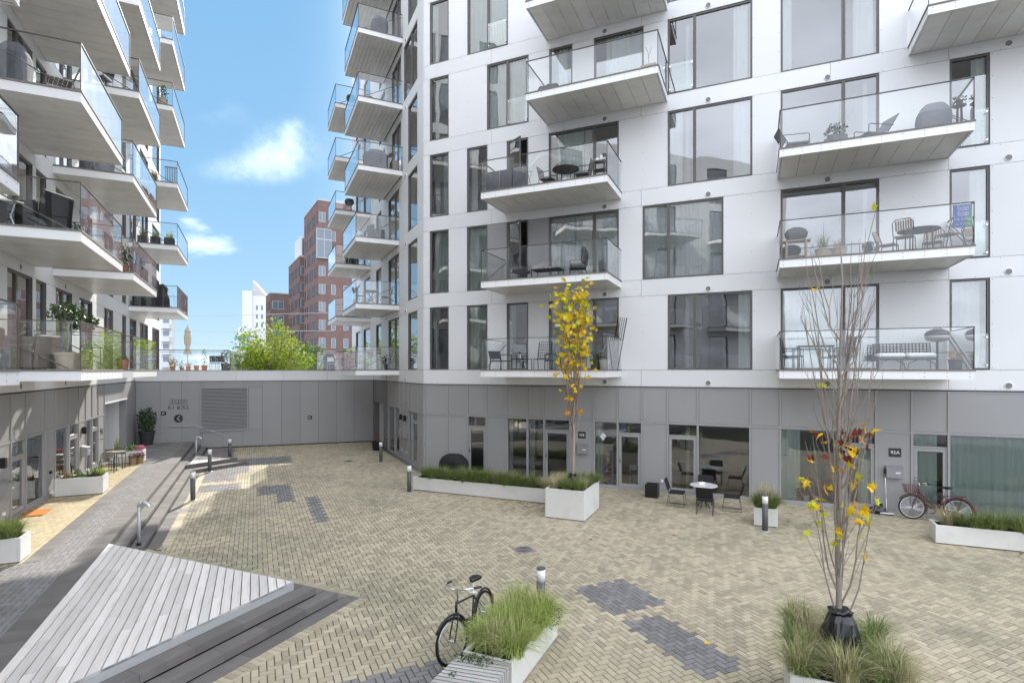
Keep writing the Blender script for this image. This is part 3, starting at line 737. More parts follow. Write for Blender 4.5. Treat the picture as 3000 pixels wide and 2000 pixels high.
# ------------------------------------------------------------------ ground: court, raised path, steps, decks
tag(O('ground', MB().add([(-900,-900,GZ-0.06),(900,-900,GZ-0.06),(900,900,GZ-0.06),(-900,900,GZ-0.06)],[(0,1,2,3)]), GROUND), kind='structure')
# plan coordinates (t along the path, q out from the facade of the block along it)
def LT(t, q, z=0): return FL.W(t, -q, z)
def inpoly(p, poly):
    c = False; n = len(poly)
    for i in range(n):
        a, b = poly[i], poly[(i+1)%n]
        if (a[1] > p[1]) != (b[1] > p[1]) and p[0] < (b[0]-a[0])*(p[1]-a[1])/(b[1]-a[1])+a[0]: c = not c
    return c
PW = 0.105
def paver_mb(x0, x1, y0, y1, zt, th=0.02, g=0.0055, b=0.005, tilt=0.0):
    """top, chamfer and sides of one paving block"""
    x0 += g; x1 -= g; y0 += g; y1 -= g
    vs = [(x0,y0,zt-th),(x1,y0,zt-th),(x1,y1,zt-th),(x0,y1,zt-th),(x0,y0,zt-b),(x1,y0,zt-b),(x1,y1,zt-b),(x0,y1,zt-b),
          (x0+b,y0+b,zt),(x1-b,y0+b,zt),(x1-b,y1-b,zt),(x0+b,y1-b,zt)]
    if tilt:
        e = [RNG.uniform(-tilt, tilt) for _ in range(4)]
        vs = vs[:4]+[(p[0],p[1],p[2]+e[i]) for i, p in enumerate(vs[4:8])]+[(p[0],p[1],p[2]+e[i]) for i, p in enumerate(vs[8:])]
    fs = [(8,9,10,11)]
    for i in range(4):
        j = (i+1)%4; fs += [(i,j,4+j,4+i),(4+i,4+j,8+j,8+i)]
    return vs, fs
def herringbone(i0, i1, j0, j1, ok):
    for i in range(i0, i1):
        for j in range(j0, j1):
            m = (i-j) % 4
            if m == 0: r = (i*PW, (i+2)*PW, j*PW, (j+1)*PW)
            elif m == 3: r = (i*PW, (i+1)*PW, j*PW, (j+2)*PW)
            else: continue
            c = ((r[0]+r[1])/2, (r[2]+r[3])/2)
            k = ok(c, r)
            if k: yield r, c, k
MEH = {}
def lay_pavers(name, gen, z, mats, nobj=300, near=(0, 8)):
    """the pavers nearest to the viewer as single objects, the rest as one joined part"""
    root = O(name, MB().add([LT(*p, z-0.014) for p in gen['poly']], [tuple(range(len(gen['poly'])))][:1]), JOINT, kind='structure')
    items = list(gen['items'])
    def dist(c):
        w_ = LT(*c); d = math.hypot(w_[0], w_[1])
        vis = abs(w_[0]/max(w_[1],.1)) < 0.93 and w_[1] > 7.55*(-z)/4.31
        return d if vis else d+100
    items.sort(key=lambda it: dist(it[1]))
    for r, c, k in items[:nobj]:
        horiz = (r[1]-r[0]) > (r[3]-r[2])
        key = (mats[k].name)
        if key not in MEH:
            m = MB(); m.add(*paver_mb(-PW, PW, -PW/2, PW/2, 0.0)); MEH[key] = m.mesh('paver', mats[k])
        p = LT(c[0], c[1], z+RNG.uniform(-0.001, 0.001))
        O('paver', MEH[key], parent=root, loc=p, rz=FL.a+(0 if horiz else pi/2))
    rest = {}
    for r, c, k in items[nobj:]:
        m = rest.setdefault(k, MB())
        # plan (t,q) -> mirror: y of the frame is -q
        m.add(*paver_mb(r[0], r[1], -r[3], -r[2], z, tilt=0.0012))
    for k, m in rest.items():
        O('paver_field', m, mats[k], parent=root, loc=(FL.o[0], FL.o[1], 0), rz=FL.a, kind='stuff')
    return root
A_, B_, D_ = (-3.43, 2.76), (-7.56, 6.37), (-10.72, 2.76)       # near timber deck, plan triangle
def off_tri(d1_, d2_):
    """deck outline grown by d1_ past its long right edge and d2_ past its far edge"""
    # right edge direction B->D, far edge A->B
    def line(p, q, d):
        dx, dy = q[0]-p[0], q[1]-p[1]; L_ = math.hypot(dx, dy); n = (dy/L_, -dx/L_)
        # outward = away from the triangle centroid
        cx_, cy_ = -7.24, 3.96
        if (p[0]-cx_)*n[0]+(p[1]-cy_)*n[1] < 0: n = (-n[0], -n[1])
        return (p[0]+n[0]*d, p[1]+n[1]*d), (dx/L_, dy/L_)
    p1, v1 = line(A_, B_, d2_); p2, v2 = line(B_, D_, d1_)
    det = v1[0]*(-v2[1])-v1[1]*(-v2[0])
    s = ((p2[0]-p1[0])*(-v2[1])-(p2[1]-p1[1])*(-v2[0]))/det
    Bn = (p1[0]+v1[0]*s, p1[1]+v1[1]*s)
    # meet the path edge q = 2.76 and the far side
    s2 = (2.76-p2[1])/v2[1]; Dn = (p2[0]+v2[0]*s2, 2.76)
    s1 = (2.76-p1[1])/v1[1]; An = (p1[0]+v1[0]*s1, 2.76)
    return An, Bn, Dn
ST = 0.295
OUT = off_tri(ST*3, 0.25*3); OUTB = off_tri(ST*3-0.03, 0.25*3-0.03)
SMALL = [(8.05, 3.6), (9.55, 5.42), (9.95, 5.42), (11.7, 3.6)]
PATCH = [  # charcoal patches in the buff paving, far ones partly painted wall shadow: t0, t1, q0, q1
 (2.4,4.03,5.8,6.9), (1.0,2.4,6.4,6.88), (-1.95,1.5,7.28,7.66), (3.75,5.05,3.8,5.25), (-10.35,-9.05,11.42,12.62),
 (-12.55,-10.68,11.44,12.2), (-11.6,-10.5,6.8,8.25), (5.6,7.2,3.8,5.0), (7.2,9.2,3.8,5.5), (9.2,11.3,3.8,7.3), (11.3,15.6,3.6,4.75)]
def court_ok(c, r):
    w_ = LT(*c)
    if w_[1] < 4.2 or abs(w_[0]) > w_[1]*1.02+2.0: return 0
    if c[0] > 16.35-0.0945*c[1]-0.02: return 0
    if c[0] < A_[0]+0.9 and inpoly(c, [OUTB[0], OUTB[1], OUTB[2], (OUTB[2][0]-5, OUTB[2][1]-3), (OUTB[0][0], 0)]): return 0
    if c[0] >= A_[0]-0.2 and c[1] < 3.64-0.03: return 0
    if c[1] < 2.8 and c[0] < 0: return 0
    if inpoly(c, SMALL): return 0
    fr = FR.loc(w_); fw = FW.loc(w_)
    if fr[0] > -0.2 and fr[1] > -0.13: return 0
    if fw[0] <= 0.3 and fw[1] > -0.13: return 0
    for t0, t1, q0, q1 in PATCH:
        if t0 < c[0] < t1 and q0 < c[1] < q1: return 2
    return 1
court_poly = [(16.4,3.2),(15.0,12.4),(4.1,12.4),(-25,42),(-34,30),(-22,2.0),(-12,2.0),(-3.5,3.2)]
COURT = lay_pavers('court_paving', dict(poly=court_poly, items=herringbone(-180, 156, 18, 330, court_ok)), GZ, {1: PAVE, 2: PAVED})
# soldier courses along the steps, the deck surround and the facades
def soldiers(p0, p1, depth, side, z, mat, parent, w_=PW):
    """row of blocks laid across the line p0-p1 (world xy); side = +1 left of the direction, -1 right"""
    d = Vector((p1[0]-p0[0], p1[1]-p0[1])); L_ = d.length; d.normalize(); n = Vector((-d.y, d.x))*side
    m = MB(); k = int(L_/w_)
    for i in range(k):
        vs, fs = paver_mb(i*w_, (i+1)*w_, 0, depth, 0, tilt=0.001)
        vs = [(p0[0]+d.x*v[0]+n.x*v[1], p0[1]+d.y*v[0]+n.y*v[1], z+v[2]) for v in vs]
        m.add(vs, fs)
    return O('soldier_course', m, mat, parent=parent, kind='stuff')
cs = [LT(*p) for p in OUT]
soldiers(cs[0], cs[1], 0.21, 1, GZ+0.006, PAVE, COURT)
soldiers(cs[1], cs[2], 0.21, 1, GZ+0.006, PAVE, COURT)
soldiers(LT(-2.6, 3.645), LT(8.0, 3.645), 0.21, -1, GZ+0.006, PAVE, COURT)
soldiers(FR.W(0.1,-0.245), FR.W(22,-0.245), 0.21, 1, GZ+0.006, PAVE, COURT)
soldiers(FW.W(-10.7,-0.245), FW.W(-0.1,-0.245), 0.21, 1, GZ+0.006, STONE, COURT)
for z_, (p0, p1) in enumerate(((LT(*OUT[0]), LT(*OUT[1])),)): pass

# raised path: dark pavers, slab rows, and the yellow strip along the facade
def path_ok(c, r):
    if c[0] < -14 or c[0] > 16.3-0.0945*c[1]: return 0
    w_ = LT(*c)
    if w_[1] < 3.0: return 0
    q0 = 1.78 if c[0] > -4.2 else 0.0
    if c[0] > 9.15: q0 = -3.5 if 9.8 < c[0] < 13.95 else 0.05
    if q0 <= r[2]+0.22 and r[3] <= 2.36+0.22: return 1
    return 0
PATH = lay_pavers('raised_path', dict(poly=[(16.3,0.0),(16.1,2.5),(-14,2.5),(-14,0.0)], items=herringbone(-136, 160, -36, 24, path_ok)), PZ, {1: PAVED})
def strip_ok(c, r):
    if not (-4.2 < c[0] < 9.15): return 0
    return 1 if (-0.1 <= r[2] and r[3] <= 1.67) else 0
STRIP = lay_pavers('yellow_path_strip', dict(poly=[(9.15,0.05),(9.15,1.46),(-4.2,1.46),(-4.2,0.05)], items=herringbone(-60, 100, -2, 20, strip_ok)), PZ, {1: PAVEY})
def slab_row(parent, t0, t1, q0, q1, z, th, L_=0.6, mat=STONE, name='slab'):
    """row of stone slabs, plan (t,q)"""
    n = max(1, round((t1-t0)/L_)); s_ = (t1-t0)/n
    me = MB().bev(-s_/2+0.0035, s_/2-0.0035, -(q1-q0)/2+0.0025, (q1-q0)/2-0.0025, -th, 0, 0.006).mesh(name, mat)
    for i in range(n):
        O(name, me, parent=parent, loc=LT(t0+(i+.5)*s_, (q0+q1)/2, z+RNG.uniform(-.0012,.0012)), rz=FL.a)
slab_row(PATH, -12, -0.0, 2.362, 2.76, PZ+.006, 0.126, 0.42)
slab_row(PATH, 0.0, 15.95, 2.362, 2.76, PZ+.006, 0.126, 0.6)
slab_row(PATH, -4.2, 9.15, 1.465, 1.775, PZ+.006, 0.05, 0.42)
tag(O('path_fill', MB().prism([LT(16.2,0)[:2], LT(16.0,2.758)[:2], LT(-14,2.758)[:2], LT(-14,0)[:2]], GZ-0.04, PZ-0.145), STONE, parent=PATH), kind='stuff')
# steps down to the court
STEPS = tag(O('stone_steps', MB().prism([LT(15.9,2.775)[:2], LT(15.85,3.33)[:2], LT(-3.6,3.33)[:2], LT(-3.4,2.775)[:2]], GZ-0.05, GZ-0.02), STONE), kind='structure')
slab_row(STEPS, -3.35, 15.85, 2.763, 3.05, PZ-0.14, 0.122, 0.6, name='tread')
slab_row(STEPS, -3.05, 15.8, 3.053, 3.345, PZ-0.28, 0.122, 0.6, name='tread')
slab_row(STEPS, -2.75, 8.0, 3.348, 3.642, GZ+0.004, 0.05, 0.6, name='kerb_slab')
slab_row(STEPS, 11.6, 15.7, 3.348, 3.642, GZ+0.004, 0.05, 0.6, name='kerb_slab')
# near deck: planks, galvanised edge, stone steps round it
DECK = E('timber_deck', LT(-7.2, 4.0, GZ), label='triangular weathered plank deck with galvanised edge beside the raised path', cat='deck')
def rel(o_, p): return (p[0]-o_.location.x, p[1]-o_.location.y, p[2]-o_.location.z)
def planks(root, tri, z, wd, mat, th=0.03, gap=0.014, lens=2.4):
    """boards parallel to the path, clipped to a plan triangle with one side on q = tri[0].q"""
    (ta, qa), (tb, qb), (td, qd) = tri
    n = int(round((qb-qa)/wd)); 
    for i in range(n):
        q0, q1 = qa+i*wd+gap/2, min(qb-0.01, qa+(i+1)*wd-gap/2)
        f = lambda q: (ta+(tb-ta)*(q-qa)/(qb-qa), td+(tb-td)*(q-qd)/(qb-qd))
        (h0, l0), (h1, l1) = f(q0), f(q1)
        cuts = [min(l0, l1)-1]; x = min(l0, l1)+RNG.uniform(0.8, lens)
        while x < max(h0, h1)-0.5: cuts.append(x); x += RNG.uniform(1.4, lens)
        cuts.append(max(h0, h1)+1)
        for c0, c1 in zip(cuts, cuts[1:]):
            P_ = [(max(l0, c0+.002), q0), (min(h0, c1-.002), q0), (min(h1, c1-.002), q1), (max(l1, c0+.002), q1)]
            if P_[1][0]-P_[0][0] < 0.02 and P_[2][0]-P_[3][0] < 0.02: continue
            cx_ = sum(p[0] for p in P_)/4; cy_ = sum(p[1] for p in P_)/4
            m = MB().prism([(p[0]-cx_, -(p[1]-cy_)) for p in P_], -th, RNG.uniform(-.0015,.0015))
            O('plank', m, mat, parent=root, loc=rel(root, LT(cx_, cy_, z)), rz=FL.a)
planks(DECK, (A_, B_, D_), PZ+0.01, 0.1444, DECKW)
def edge_box(root, p0, p1, th, z0, z1, mat, name, out):
    """upright strip along p0-p1 in plan, th thick to the outside"""
    d = Vector((p1[0]-p0[0], p1[1]-p0[1])).normalized(); n = Vector((-d.y, d.x))*out
    poly = [p0, p1, (p1[0]+n.x*th, p1[1]+n.y*th), (p0[0]+n.x*th, p0[1]+n.y*th)]
    m = MB().prism([(LT(*p)[0]-root.location.x, LT(*p)[1]-root.location.y) for p in poly], z0-root.location.z, z1-root.location.z)
    return O(name, m, mat, parent=root)
edge_box(DECK, B_, D_, 0.012, PZ-0.1385, PZ+0.014, STEEL, 'edge_strip', 1)
edge_box(DECK, A_, B_, 0.012, GZ, PZ+0.012, STEEL, 'edge_strip', 1)
O('joist_frame', MB().prism([(LT(*p)[0]-DECK.location.x, LT(*p)[1]-DECK.location.y) for p in ((-3.6,2.9),(-7.54,6.3),(-10.5,2.9))], GZ-DECK.location.z, PZ-0.04-DECK.location.z), DARKGAP, parent=DECK)
for lev in (1, 2, 3):
    zt = PZ-0.14*lev if lev < 3 else GZ+0.004
    a0, b0, d0 = off_tri(ST*(lev-1), 0.25*(lev-1)); a1, b1, d1__ = off_tri(ST*lev, 0.25*lev)
    # right-hand side slabs, laid from the far tip towards the viewer
    db = Vector((d1__[0]-b1[0], d1__[1]-b1[1])); Lb = db.length; db.normalize(); nb = Vector((-db.y, db.x))
    cen = Vector((-7.24, 3.96)); 
    if (Vector(b1)-cen).dot(nb) < 0: nb = -nb
    L_ = 0.80; k = int(Lb/L_)+1
    for i in range(k):
        s0, s1 = i*L_+0.003, min((i+1)*L_-0.003, Lb)
        if s1-s0 < 0.05: continue
        w0 = ST+0.0 if lev < 3 else ST
        pl = [Vector(b1)+db*s0-nb*0.002, Vector(b1)+db*s1-nb*0.002, Vector(b1)+db*s1-nb*(w0-0.002), Vector(b1)+db*s0-nb*(w0-0.002)]
        c = sum(pl, Vector((0,0)))/4
        m = MB().prism([(p.x-c.x, -(p.y-c.y)) for p in pl], -(0.120 if lev < 3 else 0.04), 0)
        O('tread' if lev < 3 else 'kerb_slab', m, STONE, parent=STEPS, loc=LT(c.x, c.y, zt+RNG.uniform(-.001,.001)), rz=FL.a)
    # far side, one mitred slab strip per level
    da = Vector((a1[0]-b1[0], a1[1]-b1[1])).normalized(); na = Vector((-da.y, da.x))
    if (Vector(b1)-cen).dot(na) < 0: na = -na
    La = (Vector(a1)-Vector(b1)).length-0.3*lev-0.1
    s_ = ST+0.02
    while s_ < La:
        e_ = min(s_+0.8, La)
        pl = [Vector(b1)+da*s_, Vector(b1)+da*(e_-.005), Vector(b1)+da*(e_-.005)-na*0.246, Vector(b1)+da*s_-na*0.246]
        c = sum(pl, Vector((0,0)))/4
        O('tread' if lev < 3 else 'kerb_slab', MB().prism([(p.x-c.x, -(p.y-c.y)) for p in pl], -(0.120 if lev < 3 else 0.04), 0), STONE, parent=STEPS, loc=LT(c.x, c.y, zt), rz=FL.a)
        s_ = e_
# small deck further along the steps
SD = E('timber_deck', LT(9.8, 3.9, GZ), label='small triangular plank deck on dark stone near the grey garage wall', cat='deck')
planks(SD, ((11.25,3.20),(9.78,4.72),(8.72,3.20)), PZ-0.13, 0.125, DECKW, lens=9)
O('stone_base', MB().prism([(LT(*p)[0]-SD.location.x, LT(*p)[1]-SD.location.y) for p in ((8.45,3.06),(9.72,4.98),(9.90,4.98),(11.5,3.06))], 0.02, PZ-0.165-SD.location.z), STONE, parent=SD)
O('stone_rim', MB().prism([(LT(*p)[0]-SD.location.x, LT(*p)[1]-SD.location.y) for p in ((8.45,3.07),(9.72,4.98),(9.72,4.78),(8.62,3.07))], PZ-0.164-SD.location.z, PZ-0.125-SD.location.z), STONE, parent=SD)
O('stone_rim', MB().prism([(LT(*p)[0]-SD.location.x, LT(*p)[1]-SD.location.y) for p in ((9.725,4.98),(9.90,4.98),(11.5,3.07),(11.3,3.07),(9.80,4.80),(9.725,4.78))], PZ-0.164-SD.location.z, PZ-0.125-SD.location.z), STONE, parent=SD)
O('step', MB().prism([(LT(*p)[0]-SD.location.x, LT(*p)[1]-SD.location.y) for p in ((8.0,3.36),(9.45,5.35),(9.75,5.35),(9.75,4.99),(8.55,3.36))], -0.02, 0.14), STONE, parent=SD)
# ------------------------------------------------------------------ small builders
def leaf_quads(n, rx, ry, rz, size, c=(0,0,0), shell=0.45, rng=None, flat=0.0):
    """n leaf-shaped faces spread through an ellipsoid"""
    r_ = rng or RNG; m = MB()
    for _ in range(n):
        while True:
            p = Vector((r_.uniform(-1,1), r_.uniform(-1,1), r_.uniform(-1,1)))
            if shell < p.length < 1: break
        q = Vector((p.x*rx+c[0], p.y*ry+c[1], p.z*rz+c[2]))
        d = Vector((r_.gauss(0,1), r_.gauss(0,1), r_.gauss(0,1)*(1-flat))).normalized(); d = (d+p*0.5).normalized()
        s_ = d.cross(Vector((r_.gauss(0,1), r_.gauss(0,1), r_.gauss(0,1)))).normalized()
        l = size*r_.uniform(.6,1.25); w_ = l*0.32
        m.add([q, q+d*l*.5+s_*w_, q+d*l, q+d*l*.5-s_*w_], [(0,1,2,3)])
    return m
def blades(n, r, h, spread, wd=0.006, droop=0.5, rng=None, seg=4, lean=(0,0), rx=None):
    """arching grass blades from a tuft"""
    r_ = rng or RNG; m = MB()
    for _ in range(n):
        a = r_.uniform(0, 2*pi); rr = r*math.sqrt(r_.random())
        b = Vector((cos(a)*rr*(rx or 1), sin(a)*rr, 0))
        a2 = a+r_.gauss(0, .7); d = Vector((cos(a2)+lean[0], sin(a2)+lean[1], 0)); 
        L_ = h*r_.uniform(.55,1.2); out = spread*r_.uniform(.15,1.0)
        sd_ = Vector((-d.y, d.x, 0)).normalized()*wd*r_.uniform(.6,1.2)
        vs = []
        for i in range(seg+1):
            t = i/seg
            p = b+d*(out*t**1.7)+Vector((0,0,L_*(t-droop*t**3*min(1.0,out/max(spread,.01))*1.1)))
            k = (1-t**2.2)
            if i < seg: vs += [p-sd_*k*.5, p+sd_*k*.5]
            else: vs.append(p)
        fs = [(2*i,2*i+1,2*i+3,2*i+2) for i in range(seg-1)]+[(2*seg-2,2*seg-1,2*seg)]
        m.add(vs, fs)
    return m
def stalks(n, r, h, head, rng=None):
    """thin seed stalks with feathery heads"""
    r_ = rng or RNG; m = MB()
    for _ in range(n):
        a = r_.uniform(0,2*pi); rr = r*r_.random(); b = Vector((cos(a)*rr, sin(a)*rr, 0)); L_ = h*r_.uniform(.7,1.15)
        t_ = b+Vector((cos(a)*L_*.3*r_.random(), sin(a)*L_*.3*r_.random(), L_))
        s_ = Vector((r_.gauss(0,1), r_.gauss(0,1), 0)).normalized()*0.002
        m.add([b-s_, b+s_, t_+s_, t_-s_], [(0,1,2,3)])
        for i in range(8):
            p = b.lerp(t_, 1-head*i/8/L_); q = p+Vector((r_.gauss(0,.018), r_.gauss(0,.018), .02)); e = s_*1.6
            m.add([p-e, p+e, q], [(0,1,2)])
    return m
_r = random.Random(3)
GR = {}
for i in range(3):
    GR['g%d'%i] = blades(330, .13, .50, .52, wd=.0085, droop=.66, rng=_r).mesh('grass_clump', GRASSG)
    GR['f%d'%i] = blades(340, .12, .56, .60, wd=.0095, droop=.70, rng=_r).mesh('grass_clump', GRASSF)
    GR['s%d'%i] = blades(260, .12, .52, .50, wd=.0065, rng=_r, droop=.45).mesh('grass_clump', GRASSD)
    GR['t%d'%i] = stalks(26, .14, .42, .12, rng=_r).mesh('seed_stalks', GRASSD)
def clump(par, kind, p, s=1.0, rz=None):
    o = O('grass_clump' if kind[0] != 't' else 'seed_stalks', GR[kind+str(RNG.randrange(3))], parent=par, loc=p, rz=RNG.uniform(0,6.28), scale=s*RNG.uniform(.88,1.12)); return o
def planter(label, F, x0, x1, y0, y1, zb, h, wall=0.05, group=None, name='planter'):
    cx_, cy_ = (x0+x1)/2, (y0+y1)/2; lx, ly = (x1-x0)/2, (y1-y0)/2
    r = E(name, F.W(cx_, cy_, zb), F.a, label, 'planter', group)
    m = MB(); 
    m.bev(-lx, lx, -ly, -ly+wall, .02, h, .006).bev(-lx, lx, ly-wall, ly, .02, h, .006).box(-lx+.003, -lx+wall, -ly+wall, ly-wall, .021, h-.001).box(lx-wall, lx-.003, -ly+wall, ly-wall, .021, h-.001)
    O('box', m, CONC, parent=r)
    O('base_shadow_gap', MB().box(-lx+.03, lx-.03, -ly+.03, ly-.03, 0, .021), DARKGAP, parent=r)
    O('soil', MB().box(-lx+wall, lx-wall, -ly+wall, ly-wall, h-.16, h-.05), SOIL, parent=r)
    r['h'] = h
    return r
# ------------------------------------------------------------------ planters
def scatter(r, lx, ly, n, kinds, s=1.0, seed=0):
    r_ = random.Random(seed); h = r['h']
    for i in range(n):
        f = (i+.5)/n
        clump(r, r_.choice(kinds), (-lx+2*lx*f+r_.uniform(-.05,.05), r_.uniform(-ly,ly), h-.055), s*r_.uniform(.85,1.1))
p_ = planter('long low pale concrete grass planter joined to the tall tree planter', FR, 1.58, 7.19, -3.13, -2.53, GZ, .47)
scatter(p_, 2.65, .16, 22, 'ggggs', 1.12, 1); scatter(p_, 2.6, .14, 7, 'tgs', .9, 2); scatter(p_, 1.0, .2, 5, 'g', 1.1, 3)
p_ = planter('tall pale concrete planter holding the yellow-leaved tree', FR, 7.21, 8.39, -4.67, -3.04, GZ, .86)
for yy in (-.55, -.15, .3, .6): 
    for xx in (-.4, 0.02, .42): clump(p_, RNG.choice('ggsg'), (xx+RNG.uniform(-.06,.06), yy+RNG.uniform(-.08,.08), .81), .92)
p_ = planter('small square planter of feathery grass between bollard and grey panel', FR, 12.79, 13.39, -3.13, -2.53, GZ, .5)
for xx, yy in ((-.12,-.12),(.12,-.1),(0,.1),(.14,.14),(-.14,.12)): clump(p_, 'g', (xx,yy,.44), 1.15)
for xx, yy in ((-.1,0),(.1,0.05),(0,-.1),(0.05,.1)): clump(p_, 't', (xx,yy,.44), 1.45)
p_ = planter('long low planter of grass beside the burgundy bicycle', FR, 16.93, 21.2, -3.01, -2.40, GZ, .46)
scatter(p_, 1.95, .16, 16, 'ggsg', 1.12, 5)
p_ = planter('pale planter of bright green grass with the black bicycle against it', FR, 9.16, 9.90, -13.18, -11.35, GZ, .47)
for i, yy in enumerate((-.66, -.40, -.14, .14, .40, .66)):
    for xx in (-.2, .08, .26): clump(p_, 's' if (i*3+xx*10)%5 < 1 else 'f', (xx+RNG.uniform(-.05,.05), yy+RNG.uniform(-.06,.06), .41), .95)
O('trailing_plant', leaf_quads(420, .12, .34, .14, .035, (.36,.70,.42), 0).join(leaf_quads(260,.36,.10,.07,.03,(0,-.86,.45),0)), LEAFG, parent=p_, kind='stuff')
p_ = planter('tall pale planter with straw-tipped grass holding the nearly bare tree', FR, 13.18, 14.36, -12.81, -11.18, GZ, .85)
for yy in (-.6, -.2, .25, .6):
    for xx in (-.42, 0.0, .42):
        clump(p_, 'g', (xx+RNG.uniform(-.06,.06), yy+RNG.uniform(-.08,.08), .80), .86)
        if yy < .1 or xx < 0: clump(p_, 's', (xx+RNG.uniform(-.1,.1), yy+RNG.uniform(-.1,.1), .80), .90)
p_ = planter('pale planter of drooping green grass at the end of the yellow paving', FL, -4.13, -3.55, -1.43, -0.04, PZ, .5)
for yy in (-.45,-.15,.15,.45):
    for xx in (-.12,.12): clump(p_, 'g' if RNG.random() < .6 else 'f', (xx,yy,.44), 1.05)
p_ = planter('pale planter with mixed herbs beside the glazed door with the orange mat', FL, 2.72, 3.42, -1.39, -0.17, PZ, .55)
O('herbs', leaf_quads(240,.26,.5,.07,.05,(0,0,.53),0).join(leaf_quads(160,.1,.1,.16,.06,(.02,.1,.62),0)), LEAFM, parent=p_, kind='stuff')
O('fern_sprays', blades(70,.2,.42,.25,wd=.02,rng=_r).xf(Matrix.Translation((0,-.3,.5))), LEAFG, parent=p_)
O('dry_sprays', blades(60,.1,.30,.15,wd=.015,rng=_r).xf(Matrix.Translation((0,.4,.5))), HYDR, parent=p_)
clump(p_, 'f', (0,-.45,.49), .8)
p_ = planter('pale planter with pink heather and tall grass beside the porch', FL, 9.12, 9.72, -1.47, -0.28, PZ, .5)
O('heather', leaf_quads(240,.16,.16,.14,.05,(0,-.45,.58),0), FLOWP, parent=p_)
O('leafy_shrub', leaf_quads(220,.22,.26,.18,.07,(0,-.1,.58),0), LEAFM, parent=p_)
O('grass_clump', blades(90,.08,.75,.3,wd=.01,rng=_r).xf(Matrix.Translation((0,.38,.45))), GRASSG, parent=p_)
O('plume', stalks(4,.05,1.15,.3,rng=_r).xf(Matrix.Translation((0,.38,.45))), GRASSD, parent=p_)

# slatted bench at the near end of the grass planter
r = E('slatted_bench', FR.W(9.53, -14.2, GZ), FR.a, 'grey slatted timber bench joined to the grass planter', 'bench')
ns_ = 26
for i in range(ns_):
    yy = 1.0-i*0.078
    m = MB().prism([(-.37, yy-.10+.0), (.37, yy+.0), (.37, yy-.058), (-.37, yy-.158)], .43, .47)
    O('slat', m, BENCHW, parent=r)
for i in range(28): O('side_slat', MB().box(.345, .368, .92-i*.068-.05, .92-i*.068, .02, .429), BENCHW, parent=r)
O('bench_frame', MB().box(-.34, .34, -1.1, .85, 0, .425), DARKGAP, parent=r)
O('ivy', leaf_quads(230,.30,.12,.04,.035,(-.12,.86,.48),0).join(leaf_quads(40,.05,.06,.02,.03,(-.2,.45,.48),0)), LEAFG, parent=r)

# ------------------------------------------------------------------ bollards, standpipes, covers
def bollard(loc, label):
    r = E('bollard_light', loc, 0, label, 'bollard', 'dark grey bollard lights with white heads')
    O('base_plate', ME_B[0], parent=r); O('post', ME_B[1], parent=r); O('lamp_head', ME_B[2], parent=r); O('cap', ME_B[3], parent=r)
ME_B = [MB().lathe([(.125,0),(.125,.012),(.118,.018),(.0751,.02)],20).mesh('base_plate', STEEL, True),
        MB().lathe([(.075,.0),(.075,.745)],24).mesh('post', BOLG, True),
        MB().lathe([(.0745,.745),(.0745,.945)],24).mesh('lamp_head', BOLW, True),
        MB().lathe([(.0,.972),(.076,.968),(.077,.945),(.0,.945)][::-1],24).mesh('cap', BOLG)]
bollard(LT(2.54,3.86,GZ), 'grey bollard light with white head by the kerb below the steps')
bollard(LT(8.14,3.98,GZ+.0), 'grey bollard light with white head in front of the small deck')
bollard(LT(11.81,4.6,GZ), 'grey bollard light with white head behind the small deck')
bollard((-6.12,25.69,GZ), 'grey bollard light with white head near the black tub by the wing')
bollard((-3.62,19.40,GZ), 'grey bollard light with white head at the end of the long planter')
bollard((0.49,9.32,GZ), 'grey bollard light with white head behind the bright green grass')
bollard((6.77,14.73,GZ), 'grey bollard light with white head in front of the feathery grass planter')
def standpipe(loc, label, rz):
    r = E('standpipe', loc, rz, label, 'standpipe', 'galvanised standpipes on the steps')
    O('pipe', MB().tube([(0,0,0),(0,0,.93)], .036, 12).tube([(0,0,.93),(0,0,.97),(.03,0,1.0),(.07,0,1.005)], .045, 12), STEEL, parent=r, smooth=True)
    O('elbow', MB().tube([(.07,0,1.005),(.13,0,1.005),(.17,0,.985),(.20,0,.95)], .044, 12), STEEL, parent=r, smooth=True)
    O('coupling', MB().tube([(.19,0,.962),(.225,0,.915)], .055, 12), CHROME, parent=r)
    O('foot_flange', MB().lathe([(.05,0),(.05,.06),(.037,.06)],12), BLACK, parent=r)
standpipe(G_ := LT(-2.78,3.22,PZ-.28), 'galvanised standpipe with bent head beside the near timber deck', rad(8))
standpipe(LT(11.35,3.21,PZ-.28), 'galvanised standpipe with bent head near the garage wall', rad(8))
def cover(loc, sx_, sy_, rz, label, mat, marks):
    r = E('access_cover', loc, rz, label, 'access cover')
    O('frame', MB().box(-sx_/2,sx_/2,-sy_/2,sy_/2,0,.006), mat, parent=r)
    m = MB()
    for i in range(marks):
        rr = .05+i*.045
        m.tube([(rr*cos(a*pi/8), rr*sin(a*pi/8)*sy_/sx_, .007) for a in range(16)], .006, 4, closed=True)
    if marks: O('cast_rings', m, BLACKM, parent=r)
    return r
cover((0.28,13.2,GZ+.002), .46, .46, FL.a, 'square cast iron drain cover with rings in the buff paving', PAVED, 4)
cover((-7.7,26.0,GZ+.002), .5, .42, FL.a, 'worn square drain cover near the wing of the long block', PAVED, 3)
r = cover((-9.98,16.9,GZ+.003), .52, .22, FL.a+pi/2, 'narrow steel hatch beside the kerb slabs of the steps', ZINCB, 0)
O('hatch_mark', MB().box(-.2,.2,-.03,.03,.0065,.0075), STONE, parent=r)

